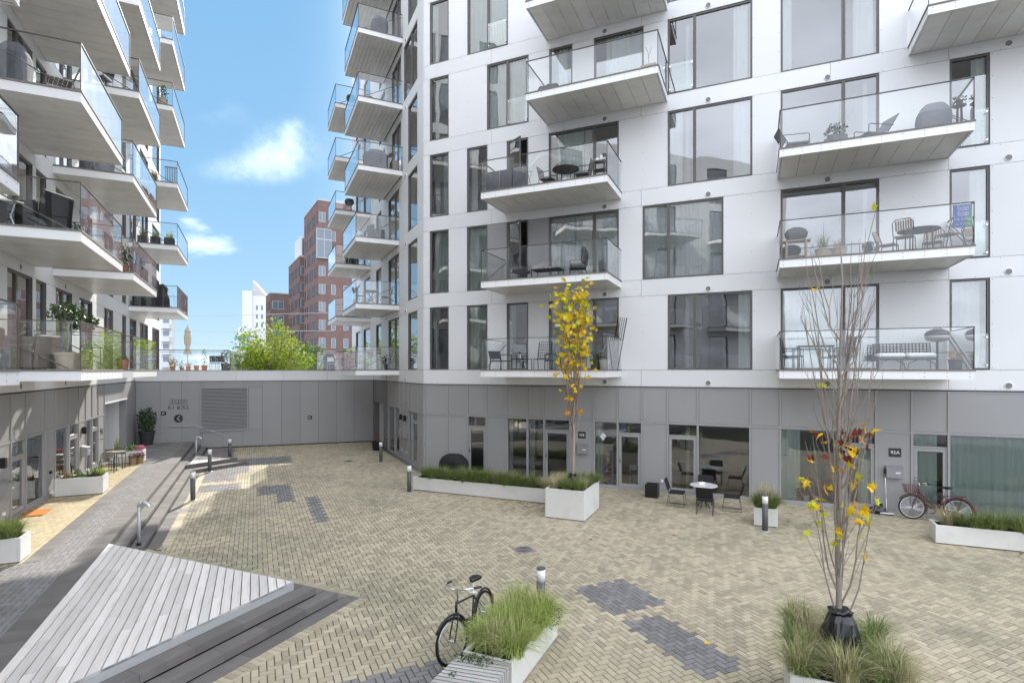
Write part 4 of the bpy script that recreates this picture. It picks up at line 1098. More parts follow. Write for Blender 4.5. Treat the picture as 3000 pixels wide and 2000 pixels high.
# ------------------------------------------------------------------ trees in the planters
def maple_leaf():
    pts = []
    for a, rr in ((-90,.16),(-62,.42),(-42,.30),(-18,.62),(4,.40),(26,.80),(48,.46),(64,.62),(74,.55),(90,1.0)):
        pts.append((rr*cos(rad(a)), rr*sin(rad(a))))
    full = pts+[(-x, y) for x, y in reversed(pts[1:-1])]
    return full
ML = maple_leaf()
def leaf_mesh(mat, fold, curl):
    vs = [(0,.1,0)]+[(x*.5, y*.5+.1, -abs(x)*fold-(y**2)*curl) for x, y in ML]
    n = len(ML); return MB().add(vs, [(0, 1+i, 1+(i+1)%n) for i in range(n)]).mesh('leaf', mat)
LV = {k: [leaf_mesh(m_, f_, c_) for f_, c_ in ((.15,.1),(.35,.25),(.05,.4))] for k, m_ in (('y',LEAFY),('g',LEAFYG),('o',LEAFO),('r',LEAFR))}
def add_leaf(tree, p, k, size, r_):
    return O('leaf', r_.choice(LV[k]), parent=tree, loc=p, rot=(r_.uniform(-1.3,1.3)+pi/2*r_.choice((0,1)), r_.uniform(-1.2,1.2), r_.uniform(0,6.28)), scale=size*r_.uniform(.75,1.2))
def columnar_tree(loc, hgt, rbase, spread, nbr, seed, mat, matb, label, name='maple_tree', zlo=.5, nodes=None):
    r_ = random.Random(seed)
    t = E(name, loc, 0, label, 'tree')
    pts = [(0,0,0)]; x = y = 0
    for i in range(1, 13):
        x += r_.uniform(-.02,.02); y += r_.uniform(-.02,.02); pts.append((x, y, hgt*i/12))
    O('trunk', MB().tube(pts, [rbase*(1-.9*i/12)+.004 for i in range(13)], 9), mat, parent=t, smooth=True)
    tips = []
    def at(h):
        f = min(11.999, max(0, h/hgt*12)); i = int(f); f -= i
        return Vector(pts[i]).lerp(Vector(pts[i+1]), f)
    for b in range(nbr):
        h0 = hgt*(zlo*.35+(.80-zlo*.35)*((b+r_.random())/nbr)); a = r_.uniform(0,2*pi)
        L_ = min(hgt-h0, hgt*.42)*r_.uniform(.55,1.05)+.25; p0 = at(h0); o = spread*r_.uniform(.45,1.0)
        P_ = []
        for i in range(7):
            f = i/6
            P_.append(p0+Vector((cos(a)*o*f**.55+r_.uniform(-.015,.015), sin(a)*o*f**.55+r_.uniform(-.015,.015), L_*f)))
        m = MB(); m.tube(P_, [(.005+.0042*L_)*(1-.82*i/6) for i in range(7)], 5)
        for k in range(r_.randint(4,8)):
            f = r_.uniform(.25,.95); q = P_[int(f*6)]; a2 = a+r_.uniform(-1.6,1.6); l2 = L_*r_.uniform(.12,.35)
            q2 = q+Vector((cos(a2)*l2*.35, sin(a2)*l2*.35, l2*.75)); q3 = q2+Vector((r_.uniform(-.04,.04), r_.uniform(-.04,.04), l2*.35))
            m.tube([q,q2,q3], [.0045,.003,.0015], 4); tips += [q2, q3]
        O('branch', m, matb if r_.random() < .5 else mat, parent=t); tips += P_[3:]
    return t, tips, r_
t1, tips, r_ = columnar_tree(FR.W(7.80,-3.86,GZ+.80), 5.85, .055, .46, 34, 5, BARK, BARKD, 'slim columnar maple with yellow and lime autumn leaves in tall planter', zlo=.55)
tips = [p for p in tips if p.z > 2.0]
n = 0
while n < 290:
    p = r_.choice(tips); f = p.z/5.85
    if r_.random() > (.05 if f < .42 else (.3 if f < .58 else 1)): continue
    k = r_.choice('gggyy' if f > .86 else ('yyyygg' if f > .62 else 'yyyo'))
    add_leaf(t1, p+Vector((r_.gauss(0,.11), r_.gauss(0,.11), r_.gauss(0,.09))), k, .27, r_); n += 1
lm2 = {'y': MB(), 'g': MB()}
for _ in range(210):
    p = r_.choice(tips)
    if p.z < 3.1: continue
    k = 'g' if r_.random() < (.6 if p.z > 4.9 else .25) else 'y'
    Mx = Matrix.Translation(p+Vector((r_.gauss(0,.15), r_.gauss(0,.15), r_.gauss(0,.1)))) @ Matrix.Rotation(r_.uniform(0,6.28),4,'Z') @ Matrix.Rotation(r_.uniform(-1.4,1.4),4,'X') @ Matrix.Rotation(r_.uniform(-1,1),4,'Y') @ Matrix.Scale(.25*r_.uniform(.75,1.2),4)
    lm2[k].join(MB().add([(0,.1,0)]+[(x*.5, y*.5+.1, -abs(x)*.2) for x, y in ML], [(0,1+i,1+(i+1)%len(ML)) for i in range(len(ML))]), Mx)
for k, mt in (('y',LEAFY),('g',LEAFYG)): O('leaf_mass', lm2[k], mt, parent=t1, kind='stuff')
t2, tips, r_ = columnar_tree(FR.W(13.77,-12.0,GZ+.80), 4.95, .034, .42, 32, 21, BARK, BARK, 'nearly bare columnar maple with a few yellow leaves in the planter with straw-tipped grass', zlo=.12)
n = 0
while n < 78:
    p = r_.choice(tips); f = p.z/4.95
    if f > .56 or f < .14:
        if r_.random() > .02: continue
    k = 'r' if .47 < f < .62 and r_.random() < .6 else r_.choice('yyyyggo')
    add_leaf(t2, p+Vector((r_.gauss(0,.03), r_.gauss(0,.03), r_.gauss(0,.03))), k, .19, r_); n += 1
def loft(rings, n=20, amp=.02, seed=0, fold=0, cap=True):
    """rings = (z, rx, ry[, cx, cy]); crumpled cloth-like skin"""
    vs = []; fs = []
    for j, g in enumerate(rings):
        z, rx, ry = g[:3]; cx_, cy_ = (g[3], g[4]) if len(g) > 3 else (0, 0)
        for i in range(n):
            a = 2*pi*i/n; ca, sa = cos(a), sin(a)
            e = .62; px_ = math.copysign(abs(ca)**e, ca); py_ = math.copysign(abs(sa)**e, sa)
            k = 1+amp*noise.noise(Vector((ca*2.3+seed, sa*2.3, z*3.1)))*6+fold*sin(a*9+seed)*(1-j/len(rings))
            vs.append((cx_+px_*rx*k, cy_+py_*ry*k, z+amp*.5*noise.noise(Vector((ca*3, sa*3+seed, z*5)))*3*(0 if j == 0 else 1)))
    for j in range(len(rings)-1):
        for i in range(n): fs.append((j*n+i, j*n+(i+1)%n, (j+1)*n+(i+1)%n, (j+1)*n+i))
    if cap: fs.append(tuple((len(rings)-1)*n+i for i in range(n)))
    return MB().add(vs, fs)
O('watering_bag', loft([(0,.24,.20),(.14,.225,.19),(.32,.19,.165),(.46,.15,.13),(.53,.115,.10),(.58,.13,.12),(.60,.10,.09)], 26, .03, 2, .03), BAGB, loc=FR.W(13.77,-12.02,GZ+.80), smooth=False, label='black plastic watering bag tied round the trunk of the nearly bare tree', cat='watering bag')
O('watering_bag', loft([(0,.19,.17),(.12,.18,.16),(.26,.14,.13),(.34,.10,.09),(.38,.11,.10)], 26, .04, 7, .05), BAGB, loc=FR.W(7.80,-3.88,GZ+.80), label='crumpled black bag round the trunk of the yellow-leaved tree', cat='watering bag')
# fallen leaves
lm = MB().add([(0,.02,.002)]+[(x*.5, y*.5+.02, .004+.02*abs(x)) for x, y in ML], [(0,1+i,1+(i+1)%len(ML)) for i in range(len(ML))]).mesh('fallen_leaf', LEAFB)
lmy = MB().add([(0,.02,.002)]+[(x*.5, y*.5+.02, .004+.02*abs(x)) for x, y in ML], [(0,1+i,1+(i+1)%len(ML)) for i in range(len(ML))]).mesh('fallen_leaf', LEAFY)
fr_ = random.Random(8)
for i in range(34):
    x = fr_.uniform(4.8,7.1); y = -3.25-abs(fr_.gauss(0,.38))
    O('fallen_leaf', lm if fr_.random() < .75 else lmy, loc=FR.W(x,y,GZ+.004), rz=fr_.uniform(0,6), scale=.15*fr_.uniform(.7,1.1), label='dry fallen leaf on the paving before the long planter', cat='leaf', group='dry leaves lying before the long planter')
for x, y in ((12.1,-10.6),(13.7,-2.3),(14.2,-2.5),(14.5,-3.0),(10.9,-4.9),(9.0,-6.2),(13.6,-3.6)):
    O('fallen_leaf', lmy if x == 12.1 else lm, loc=FR.W(x,y,GZ+.004), rz=fr_.uniform(0,6), scale=.17, label='single fallen leaf on the open buff paving', cat='leaf', group='scattered single leaves on the open paving')
for i in range(70):
    x = 19.2+fr_.gauss(0,.35); y = -3.35+fr_.gauss(0,.10)
    O('fallen_leaf', lm, loc=FR.W(x,y,GZ+.004+fr_.random()*.03), rot=(fr_.uniform(-.5,.5),fr_.uniform(-.5,.5),fr_.uniform(0,6)), scale=.13, label='brown leaf in the heap beside the planter near the burgundy bicycle', cat='leaf', group='brown leaves heaped beside the planter')
# ------------------------------------------------------------------ furniture builders (local: front towards -y)
def chair(loc, rz, label, fm, sm, group=None, sw=.46, sd=.46, sh=.44, bh=.85, style='panel', arms=False, legs='four', tilt=.10, name='chair', cat='chair', r=.012, cush=None):
    c = E(name, loc, rz, label, cat, group); x, y = sw/2, sd/2; tb = tilt
    if style == 'slats':
        for i in range(6): O('seat_slat', MB().box(-x+.02, x-.02, -y+i*sd/6+.004, -y+(i+1)*sd/6-.008, sh-.02, sh), sm, parent=c)
        for i in range(7):
            xx = -x+.03+i*(sw-.1)/6.5
            O('back_slat', MB().add([(xx,y,sh+.12),(xx+.04,y,sh+.12),(xx+.04,y+tb,bh-.04),(xx,y+tb,bh-.04),(xx,y+.012,sh+.12),(xx+.04,y+.012,sh+.12),(xx+.04,y+tb+.012,bh-.04),(xx,y+tb+.012,bh-.04)], [(0,1,2,3),(7,6,5,4),(0,3,7,4),(1,5,6,2),(3,2,6,7),(0,4,5,1)]), sm, parent=c)
    elif style == 'hslats':
        for i in range(6): O('seat_slat', MB().box(-x+.02, x-.02, -y+i*sd/6+.004, -y+(i+1)*sd/6-.008, sh-.02, sh), sm, parent=c)
        for i in range(7):
            z = sh+.12+i*(bh-sh-.12)/7; yy = y+tb*(z-sh)/(bh-sh)
            O('back_slat', MB().box(-x+.02, x-.02, yy, yy+.015, z, z+.045), sm, parent=c)
    elif style == 'lattice':
        O('seat', MB().bev(-x+.01, x-.01, -y, y, sh-.03, sh, .008), sm, parent=c)
        m = MB(); n = 6
        for i in range(n+1):
            xx = -x+.02+i*(sw-.04)/n; m.tube([(xx,y,sh),(xx,y+tb,bh)], .008, 4)
            z = sh+.04+i*(bh-sh-.04)/n; yy = y+tb*(z-sh)/(bh-sh); m.tube([(-x+.02,yy,z),(x-.02,yy,z)], .008, 4)
        O('backrest', m, fm, parent=c)
    elif style == 'cross':
        O('seat', MB().bev(-x+.01, x-.01, -y, y, sh-.03, sh, .008), sm, parent=c)
        m = MB(); n = 5
        for i in range(n):
            x0_, x1_ = -x+.02+i*(sw-.04)/n, -x+.02+(i+1)*(sw-.04)/n
            m.tube([(x0_,y+.3*tb,sh+.12),(x1_,y+tb,bh)], .008, 4); m.tube([(x1_,y+.3*tb,sh+.12),(x0_,y+tb,bh)], .008, 4)
        m.tube([(-x,y+tb,bh),(x,y+tb,bh)], .012, 5); m.tube([(-x,y+.3*tb,sh+.12),(x,y+.3*tb,sh+.12)], .010, 5)
        O('backrest', m, fm, parent=c)
    else:
        O('seat', MB().bev(-x+.01, x-.01, -y, y, sh-.035, sh+.01, .012), sm, parent=c)
        m = MB().bev(-x+.01, x-.01, -.018, .018, sh+.06, bh, .012)
        m.v = [(p[0], p[1]+y+tb*(p[2]-sh)/(bh-sh), p[2]) for p in m.v]; O('backrest', m, sm, parent=c)
    if cush: O('cushion', MB().bev(-x+.03, x-.03, -y+.02, y-.02, sh+.012, sh+.08, .025), cush, parent=c)
    if legs == 'four':
        for sx_ in (-1,1):
            O('leg', MB().tube([(sx_*x,-y,0),(sx_*x,-y+.01,sh)], r, 6), fm, parent=c)
            O('leg', MB().tube([(sx_*x,y+.06,0),(sx_*x,y,sh),(sx_*x,y+tb,bh)], r, 6), fm, parent=c)
    elif legs == 'sled':
        for sx_ in (-1,1):
            O('leg', MB().tube([(sx_*x,-y+.02,sh-.02),(sx_*x,-y-.04,.012),(sx_*x,y+.06,.012),(sx_*x,y-.02,sh-.02),(sx_*x,y+tb,bh)], r, 6), fm, parent=c)
    elif legs == 'hoop':
        for sx_ in (-1,1):
            O('leg', MB().tube([(sx_*x*.95,-y-.03,0),(sx_*x*.9,-y+.04,sh)], r, 6), fm, parent=c)
            O('leg', MB().tube([(sx_*x*.98,y+.08,0),(sx_*x*.92,y,sh)], r, 6), fm, parent=c)
        O('back_hoop', MB().tube([(-x,y-.02,sh),(-x,y+tb*.9,bh-.08),(-x+.07,y+tb,bh),(x-.07,y+tb,bh),(x,y+tb*.9,bh-.08),(x,y-.02,sh)], r, 6), fm, parent=c)
    if arms:
        for sx_ in (-1,1):
            O('arm', MB().tube([(sx_*(x+.01),-y+.02,sh),(sx_*(x+.01),-y+.02,sh+.2),(sx_*(x+.01),-y+.06,sh+.22),(sx_*(x+.01),y+tb*.5,sh+.22)], r, 6), fm, parent=c)
    return c
def table(loc, rz, label, tm, lm_, rnd=None, lx=.6, ly=.6, h=.72, th=.025, legs='four', group=None, cat='table', name='table'):
    t = E(name, loc, rz, label, cat, group)
    if rnd: O('table_top', MB().lathe([(0,h-th),(rnd,h-th),(rnd,h-.005),(rnd-.006,h),(0,h)],32), tm, parent=t); lx = ly = rnd*1.2
    else: O('table_top', MB().bev(-lx/2,lx/2,-ly/2,ly/2,h-th,h,.005), tm, parent=t)
    if legs == 'four':
        for sx_ in (-1,1):
            for sy_ in (-1,1): O('leg', MB().tube([(sx_*(lx/2-.04),sy_*(ly/2-.04),0),(sx_*(lx/2-.05),sy_*(ly/2-.05),h-th)], .016, 6), lm_, parent=t)
    elif legs == 'ped':
        O('pedestal', MB().lathe([(.2,0),(.2,.015),(.03,.03),(.022,.06),(.022,h-th-.01),(.09,h-th)],14), lm_, parent=t)
    else:
        for a in (0, pi/2):
            for s_ in (-1,1):
                d = (cos(a+.78), sin(a+.78)); O('leg', MB().tube([(s_*d[0]*lx*.42,s_*d[1]*lx*.42,0),(-s_*d[0]*lx*.36,-s_*d[1]*lx*.36,h-th)], .014, 6), lm_, parent=t)
    return t
def pot_mesh(r0, r1, h): return MB().lathe([(0,0),(r0,0),(r0*1.03,.02),(r1*.98,h*.88),(r1*1.06,h*.885),(r1*1.06,h),(r1*.92,h),(r1*.9,h-.05),(0,h-.05)], 20)
def potted(loc, label, pm, fol, r0=.12, r1=.16, h=.28, square=False, group=None, cat='potted plant', name='potted_plant', rz=0):
    """fol = list of (name, mesh builder, material), heights measured from the rim"""
    p = E(name, loc, rz, label, cat, group)
    if square:
        m = MB().bev(-r1,r1,-r1,-r1+.03,0,h,.004).bev(-r1,r1,r1-.03,r1,0,h,.004).box(-r1+.002,-r1+.03,-r1+.03,r1-.03,.001,h-.002).box(r1-.03,r1-.002,-r1+.03,r1-.03,.001,h-.002)
        O('pot', m, pm, parent=p); O('soil', MB().box(-r1+.03,r1-.03,-r1+.03,r1-.03,h-.12,h-.04), SOIL, parent=p)
    else:
        O('pot', pot_mesh(r0,r1,h), pm, parent=p, smooth=False); O('soil', MB().lathe([(0,h-.07),(r1*.9,h-.07),(r1*.9,h-.049),(0,h-.04)],14), SOIL, parent=p)
    for nm, mb, mt in fol: O(nm, mb.xf(Matrix.Translation((0,0,h-.05))), mt, parent=p, kind='stuff')
    return p
def bush(n, r, hz, size=.05): return leaf_quads(n, r, r, hz, size, (0,0,hz*.9), .2)
def stem_ball(h, r, n, size): 
    return leaf_quads(n, r, r, r*.75, size, (0,0,h), .25)
def grill_cover(loc, rz, label, mat, w_=.5, d_=.3, h=1.0, seed=1, group=None):
    return O('grill_cover', loft([(0,w_*.96,d_*.98),(.25*h,w_*.92,d_*.95),(.55*h,w_*.95,d_),(.72*h,w_*.93,d_*.98),(.86*h,w_*.75,d_*.8),(.97*h,w_*.5,d_*.55),(h,w_*.36,d_*.35)], 28, .012, seed, .02), mat, loc=loc, rz=rz, smooth=False, label=label, cat='covered grill', group=group)
def text_mesh(s, size, mat, name='lettering', ex=.002):
    cu = bpy.data.curves.new(name, 'FONT'); cu.body = s; cu.size = size; cu.extrude = ex; cu.align_x = 'CENTER'; cu.align_y = 'CENTER'; cu.resolution_u = 3
    o = bpy.data.objects.new('tmp', cu); col.objects.link(o)
    bpy.context.view_layer.update()
    me = bpy.data.meshes.new_from_object(o.evaluated_get(bpy.context.evaluated_depsgraph_get())); me.name = name
    bpy.data.objects.remove(o); me.materials.clear(); me.materials.append(mat); return me
UP = (rad(90), 0, 0)
def tx(par, s, size, mat, loc, name='lettering'): return O(name, text_mesh(s, size, mat, name), parent=par, loc=loc, rot=UP)
def bicycle(loc, rz, lean, label, fm, lady=True, basket=False, steer=0.0, rack=True, group=None):
    b = E('bicycle', loc, label=label, cat='bicycle', group=group, rot=(lean, 0, rz))
    R0 = .345; fx, rx_ = .53, -.53; hub = Vector((fx,0,R0))
    piv = Matrix.Translation((.42,0,0)) @ Matrix.Rotation(steer,4,'Z') @ Matrix.Translation((-.42,0,0))
    def T(p): return piv @ Vector(p)
    def wheel(cx_, M_):
        w_ = O('wheel', MB().tube([M_ @ Vector((cx_+R0*.93*cos(a*pi/18), 0, R0+R0*.93*sin(a*pi/18))) for a in range(36)], .021, 8, closed=True), TYRE, parent=b, smooth=True)
        O('rim', MB().tube([M_ @ Vector((cx_+R0*.855*cos(a*pi/18), 0, R0+R0*.855*sin(a*pi/18))) for a in range(36)], .012, 6, closed=True), CHROME if not lady else WHITEWALL, parent=w_)
        m = MB()
        for a in range(28):
            th = a*2*pi/28; s_ = .02*(1 if a%2 else -1)
            m.tube([M_ @ Vector((cx_,s_,R0)), M_ @ Vector((cx_+R0*.85*cos(th+.1*(a%4-1.5)),0,R0+R0*.85*sin(th+.1*(a%4-1.5))))], .0016, 3, cap=False)
        m.tube([M_ @ Vector((cx_,-.05,R0)), M_ @ Vector((cx_,.05,R0))], .02, 8)
        O('spokes', m, CHROME, parent=w_)
        fe = MB(); a0, a1 = (20, 190) if cx_ < 0 else (35, 205)
        pts = [M_ @ Vector((cx_+(R0+.025)*cos(rad(a0+(a1-a0)*i/16)), 0, R0+(R0+.025)*sin(rad(a0+(a1-a0)*i/16)))) for i in range(17)]
        fe.tube(pts, .019, 6); O('mudguard', fe, fm, parent=b, smooth=True)
    I4 = Matrix.Identity(4); wheel(rx_, I4); wheel(fx, piv)
    bb = (-.08,0,.29); st = (-.22,0,.74); hd0, hd1 = (.385,0,.72), (.345,0,.86)
    f = MB()
    f.tube([bb, st], .017, 8); f.tube([hd0, hd1], .021, 8)
    if lady:
        f.tube([(.38,0,.70),(.25,0,.52),(.08,0,.38),bb], .018, 8); f.tube([(.36,0,.80),(.2,0,.60),(.02,0,.46),(-.13,0,.46)], .014, 8)
    else:
        f.tube([(.385,0,.72), bb], .019, 8); f.tube([(.35,0,.83), st], .016, 8)
    for s_ in (-1,1):
        f.tube([bb, (rx_, s_*.06, R0)], .010, 6); f.tube([st, (rx_, s_*.06, R0)], .008, 6)
    O('frame', f, fm, parent=b, smooth=True)
    fk = MB()
    for s_ in (-1,1): fk.tube([T((.39,s_*.02,.70)), T((.42,s_*.05,.62)), T((.50,s_*.055,.42)), T((fx,s_*.05,R0))], .012, 6)
    O('fork', fk, fm, parent=b, smooth=True)
    hb = MB(); hb.tube([T((.345,0,.86)), T((.335,0,1.02)), T((.38,0,1.04))], .012, 8)
    for s_ in (-1,1): hb.tube([T((.38,0,1.04)), T((.40,s_*.10,1.06)), T((.33,s_*.22,1.07)), T((.18,s_*.29,1.05))], .011, 8)
    O('handlebar', hb, CHROME, parent=b, smooth=True)
    for s_ in (-1,1): O('grip', MB().tube([T((.25,s_*.262,1.063)), T((.13,s_*.305,1.045))], .017, 8), BLACK, parent=b); 
    for s_ in (-1,1): O('brake_lever', MB().tube([T((.33,s_*.21,1.07)), T((.33,s_*.25,1.03)), T((.24,s_*.29,1.01))], .006, 5), CHROME, parent=b)
    O('seat_post', MB().tube([st, (-.265,0,.93)], .013, 8), CHROME, parent=b)
    sd_ = loft([(0,.03,.02),(.02,.11,.07),(.05,.135,.085),(.075,.10,.06)], 16, .0, 0); sd_.v = [(p[0]*(1.0)-.01, p[1]*(1.25 if p[0] < 0 else .55), p[2]) for p in sd_.v]
    O('saddle', sd_, BLACK, parent=b, loc=(-.28,0,.93), smooth=True)
    cr = MB(); cr.tube([(bb[0],-.07,bb[2]),(bb[0],.07,bb[2])], .018, 8)
    for s_ in (-1,1): cr.tube([(bb[0],s_*.07,bb[2]),(bb[0]+s_*.15,s_*.08,bb[2]-.06*s_)], .010, 6); cr.box(bb[0]+s_*.15-.04, bb[0]+s_*.15+.04, s_*.12-.04, s_*.12+.04, bb[2]-.06*s_-.012, bb[2]-.06*s_+.012)
    O('crank', cr, BLACK, parent=b)
    O('chain_guard', MB().bev(-.53,.02,.035,.055,.25,.35,.008), BLACK if not lady else fm, parent=b)
    if rack:
        m = MB()
        for yy in (-.06,0,.06): m.tube([(-.25,yy,.74),(-.72,yy,.76)], .006, 5)
        for s_ in (-1,1): m.tube([(-.62,s_*.06,.755),(rx_,s_*.065,R0)], .006, 5)
        O('carrier', m, fm, parent=b)
    O('kickstand', MB().tube([(-.2,.06,.28),(-.27,.2,.012)], .009, 6), CHROME, parent=b)
    O('tail_light', MB().bev(-.92,-.88,-.02,.02,.42,.50,.006), RED, parent=b)
    if basket:
        m = MB(); 
        for z in (.74,.80,.86,.92,.98):
            e = .10+.06*(z-.74)/.24; cx_ = .56
            m.tube([T((cx_-e,-e*1.25,z)), T((cx_+e,-e*1.25,z)), T((cx_+e,e*1.25,z)), T((cx_-e,e*1.25,z))], .005, 4, closed=True)
        for i in range(20):
            a = i*2*pi/20; e0, e1 = .10, .16; cx_ = .56
            sq = lambda e, a: (max(-1,min(1,1.35*cos(a)))*e, max(-1,min(1,1.35*sin(a)))*e*1.25)
            p0, p1 = sq(e0,a), sq(e1,a); m.tube([T((cx_+p0[0],p0[1],.74)), T((cx_+p1[0],p1[1],.98))], .004, 4)
        m.tube([T((.46,0,.76)), T((.38,0,.80))], .008, 5)
        O('front_basket', m, fm, parent=b)
    return b
def mailbox(loc, rz, label, w_=.42, h=.34, d_=.16, mat=None):
    m = E('mailbox', loc, rz, label, 'mailbox', 'silver mailboxes on the walls'); mat = mat or ZINCB
    O('body', MB().bev(-w_/2,w_/2,-d_,-.001,-h/2,h/2-.03,.006), mat, parent=m)
    lid = MB().add([(-w_/2-.008,-d_-.012,h/2-.045),(w_/2+.008,-d_-.012,h/2-.045),(w_/2+.008,-.001,h/2+.02),(-w_/2-.008,-.001,h/2+.02),(-w_/2-.008,-d_-.012,h/2-.06),(w_/2+.008,-d_-.012,h/2-.06),(w_/2+.008,-.001,h/2-.03),(-w_/2-.008,-.001,h/2-.03)], [(0,1,2,3),(4,7,6,5),(0,4,5,1),(1,5,6,2),(2,6,7,3),(3,7,4,0)])
    O('lid', lid, mat, parent=m); O('name_plate', MB().box(.02,.14,-d_-.004,-d_+.001,-.03,.01), PAPER, parent=m)
    O('lock', MB().box(-.01,.01,-d_-.006,-d_,-.06,-.04), CHROME, parent=m)
def walllamp(loc, rz, label):
    w_ = E('wall_lamp', loc, rz, label, 'wall lamp', 'dark wall lamps beside the doors')
    O('back_plate', MB().box(-.05,.05,-.02,-.001,-.09,.09), BLACKM, parent=w_); O('shade', MB().bev(-.06,.06,-.14,-.021,-.13,.13,.006), BLACKM, parent=w_)

# ------------------------------------------------------------------ court: table, bicycles, things along the long facade
tb_ = FR.W(11.35,-1.62,GZ)
table(tb_, 0, 'round marble-topped table among four black chairs by the large window', MARBLE, BLACK, rnd=.415, h=.72, legs='cross')
for dx_, dy_, a_, lb in ((.10,-.68,pi,'black rope chair with its back to the court at the marble table'), (-.80,-.02,pi/2,'black rope chair at the marble table on the side of the small black tub'), (.82,.05,-pi/2,'black rope chair at the marble table on the side of the feathery grass'), (-.02,.70,0,'black rope chair between the marble table and the large window')):
    p = FR.W(11.35+dx_, -1.62+dy_, GZ); chair(p, FR.a+a_, lb, BLACK, BLACKM, 'black rope chairs round the marble table', sw=.46, sd=.46, sh=.44, bh=.84, legs='sled', tilt=.13, r=.009)
O('napkin_box', MB().bev(-.11,.11,-.07,.07,0,.06,.01), PAPER, loc=FR.W(11.27,-1.52,GZ+.72), rz=.3, label='small white box on the marble table', cat='box')
bicycle(FR.W(17.50,-.60,GZ), FR.a+pi+rad(-6), rad(6), 'burgundy step-through bicycle with front basket leaning at the grey wall', BURG, True, True, rad(12))
bicycle((-.63,8.52,GZ), FR.a+rad(-90)+rad(2), rad(5), 'black city bicycle leaning on the planter of bright green grass', BLACK, False, False, rad(-14), rack=False)
# broom, bag, pots
r = E('broom', FR.W(16.40,-.34,GZ), FR.a, 'long-handled broom leaning on the grey wall beside the mailbox', 'broom', rot=(rad(-12),0,FR.a))
O('handle', MB().tube([(0,0,.07),(0,0,1.36)], .013, 8), CHROME, parent=r); O('grip', MB().tube([(0,0,1.20),(0,0,1.37)], .016, 8), BLACK, parent=r)
O('head', MB().bev(-.17,.17,-.025,.025,.03,.075,.008), PAPER, parent=r); O('bristles', MB().box(-.165,.165,-.022,.022,0,.03), BLACKM, parent=r)
O('rubbish_bag', loft([(0,.22,.13),(.08,.23,.14),(.16,.18,.11),(.22,.09,.07),(.28,.05,.05,.06,0)], 20, .05, 4), BAGB, loc=FR.W(16.22,-.22,GZ), rz=FR.a, label='small black rubbish bag on the paving behind the broom', cat='bag')
potted(FR.W(9.62,-.72,GZ), 'square black tub standing empty before the grey panel', BLACK, [], square=True, r1=.21, h=.44, cat='tub', name='plant_tub', rz=FR.a)
grill_cover(FR.W(1.95,-.85,GZ), FR.a, 'black covered barbecue behind the long planter', BLACKM, .62, .35, 1.0, 3)
mailbox(FR.W(16.64,-.001,-3.06), FR.a, 'silver mailbox under the 92A number plate')
mailbox(FR.W(6.98,-.001,-2.93), FR.a, 'silver mailbox under the 92B number plate')
def plate(F, x, z, s, sz, lab):
    p = E('house_number_sign', F.W(x,-.001,z), F.a, lab, 'number sign')
    O('plate', MB().bev(-sz*.58,sz*.58,-.02,-.001,-sz*.48,sz*.48,.006), INK, parent=p); tx(p, s, sz*.52, PAPER, (0,-.0215,0))
plate(FR, 16.67, -2.48, '92A', .27, 'dark square plate with white number 92A on the grey wall')
plate(FR, 6.93, -2.42, '92B', .25, 'dark square plate with white number 92B beside the yellow-leaved tree')
p = E('house_number', FL.W(9.2,-.005,-2.55), FL.a, 'dark number 94 beside the porch of the block along the path', 'number sign'); tx(p, '94', .42, INK, (0,-.004,0)); O('underline', MB().box(-.22,.22,-.006,0,-.30,-.27), INK, parent=p)
for x, lb in ((9.84,'beside the black tub'),): O('wall_socket', MB().bev(-.045,.045,-.03,-.001,-.045,.045,.006), PAPER, loc=FR.W(x,-.001,GZ+.42), rz=FR.a, label='small white socket on the grey panel beside the black tub', cat='socket')
mailbox(FW.W(-3.75,-.001,-3.05), FW.a, 'silver mailbox on the wing, the one nearer the porch'); mailbox(FW.W(-2.95,-.001,-3.05), FW.a, 'silver mailbox on the wing, the one nearer the corner')
walllamp(FW.W(-3.75,-.001,-2.28), FW.a, 'dark wall lamp on the wing above the mailbox nearer the porch'); walllamp(FW.W(-2.95,-.001,-2.28), FW.a, 'dark wall lamp on the wing above the mailbox nearer the corner')
for x in (-3.7,-2.85): O('wall_socket', MB().bev(-.045,.045,-.03,-.001,-.045,.045,.006), PAPER, loc=FW.W(x,-.001,GZ+.45), rz=FW.a, label='small white socket low on the wing below the mailboxes', cat='socket', group='sockets on the wing')
potted(FW.W(-7.2,-.55,GZ), 'black tub with withered brown plant beside the porch of the wing', BLACK, [('dry_leaves', leaf_quads(90,.18,.18,.2,.08,(0,0,.2),0), LEAFB)], .2,.24,.5)
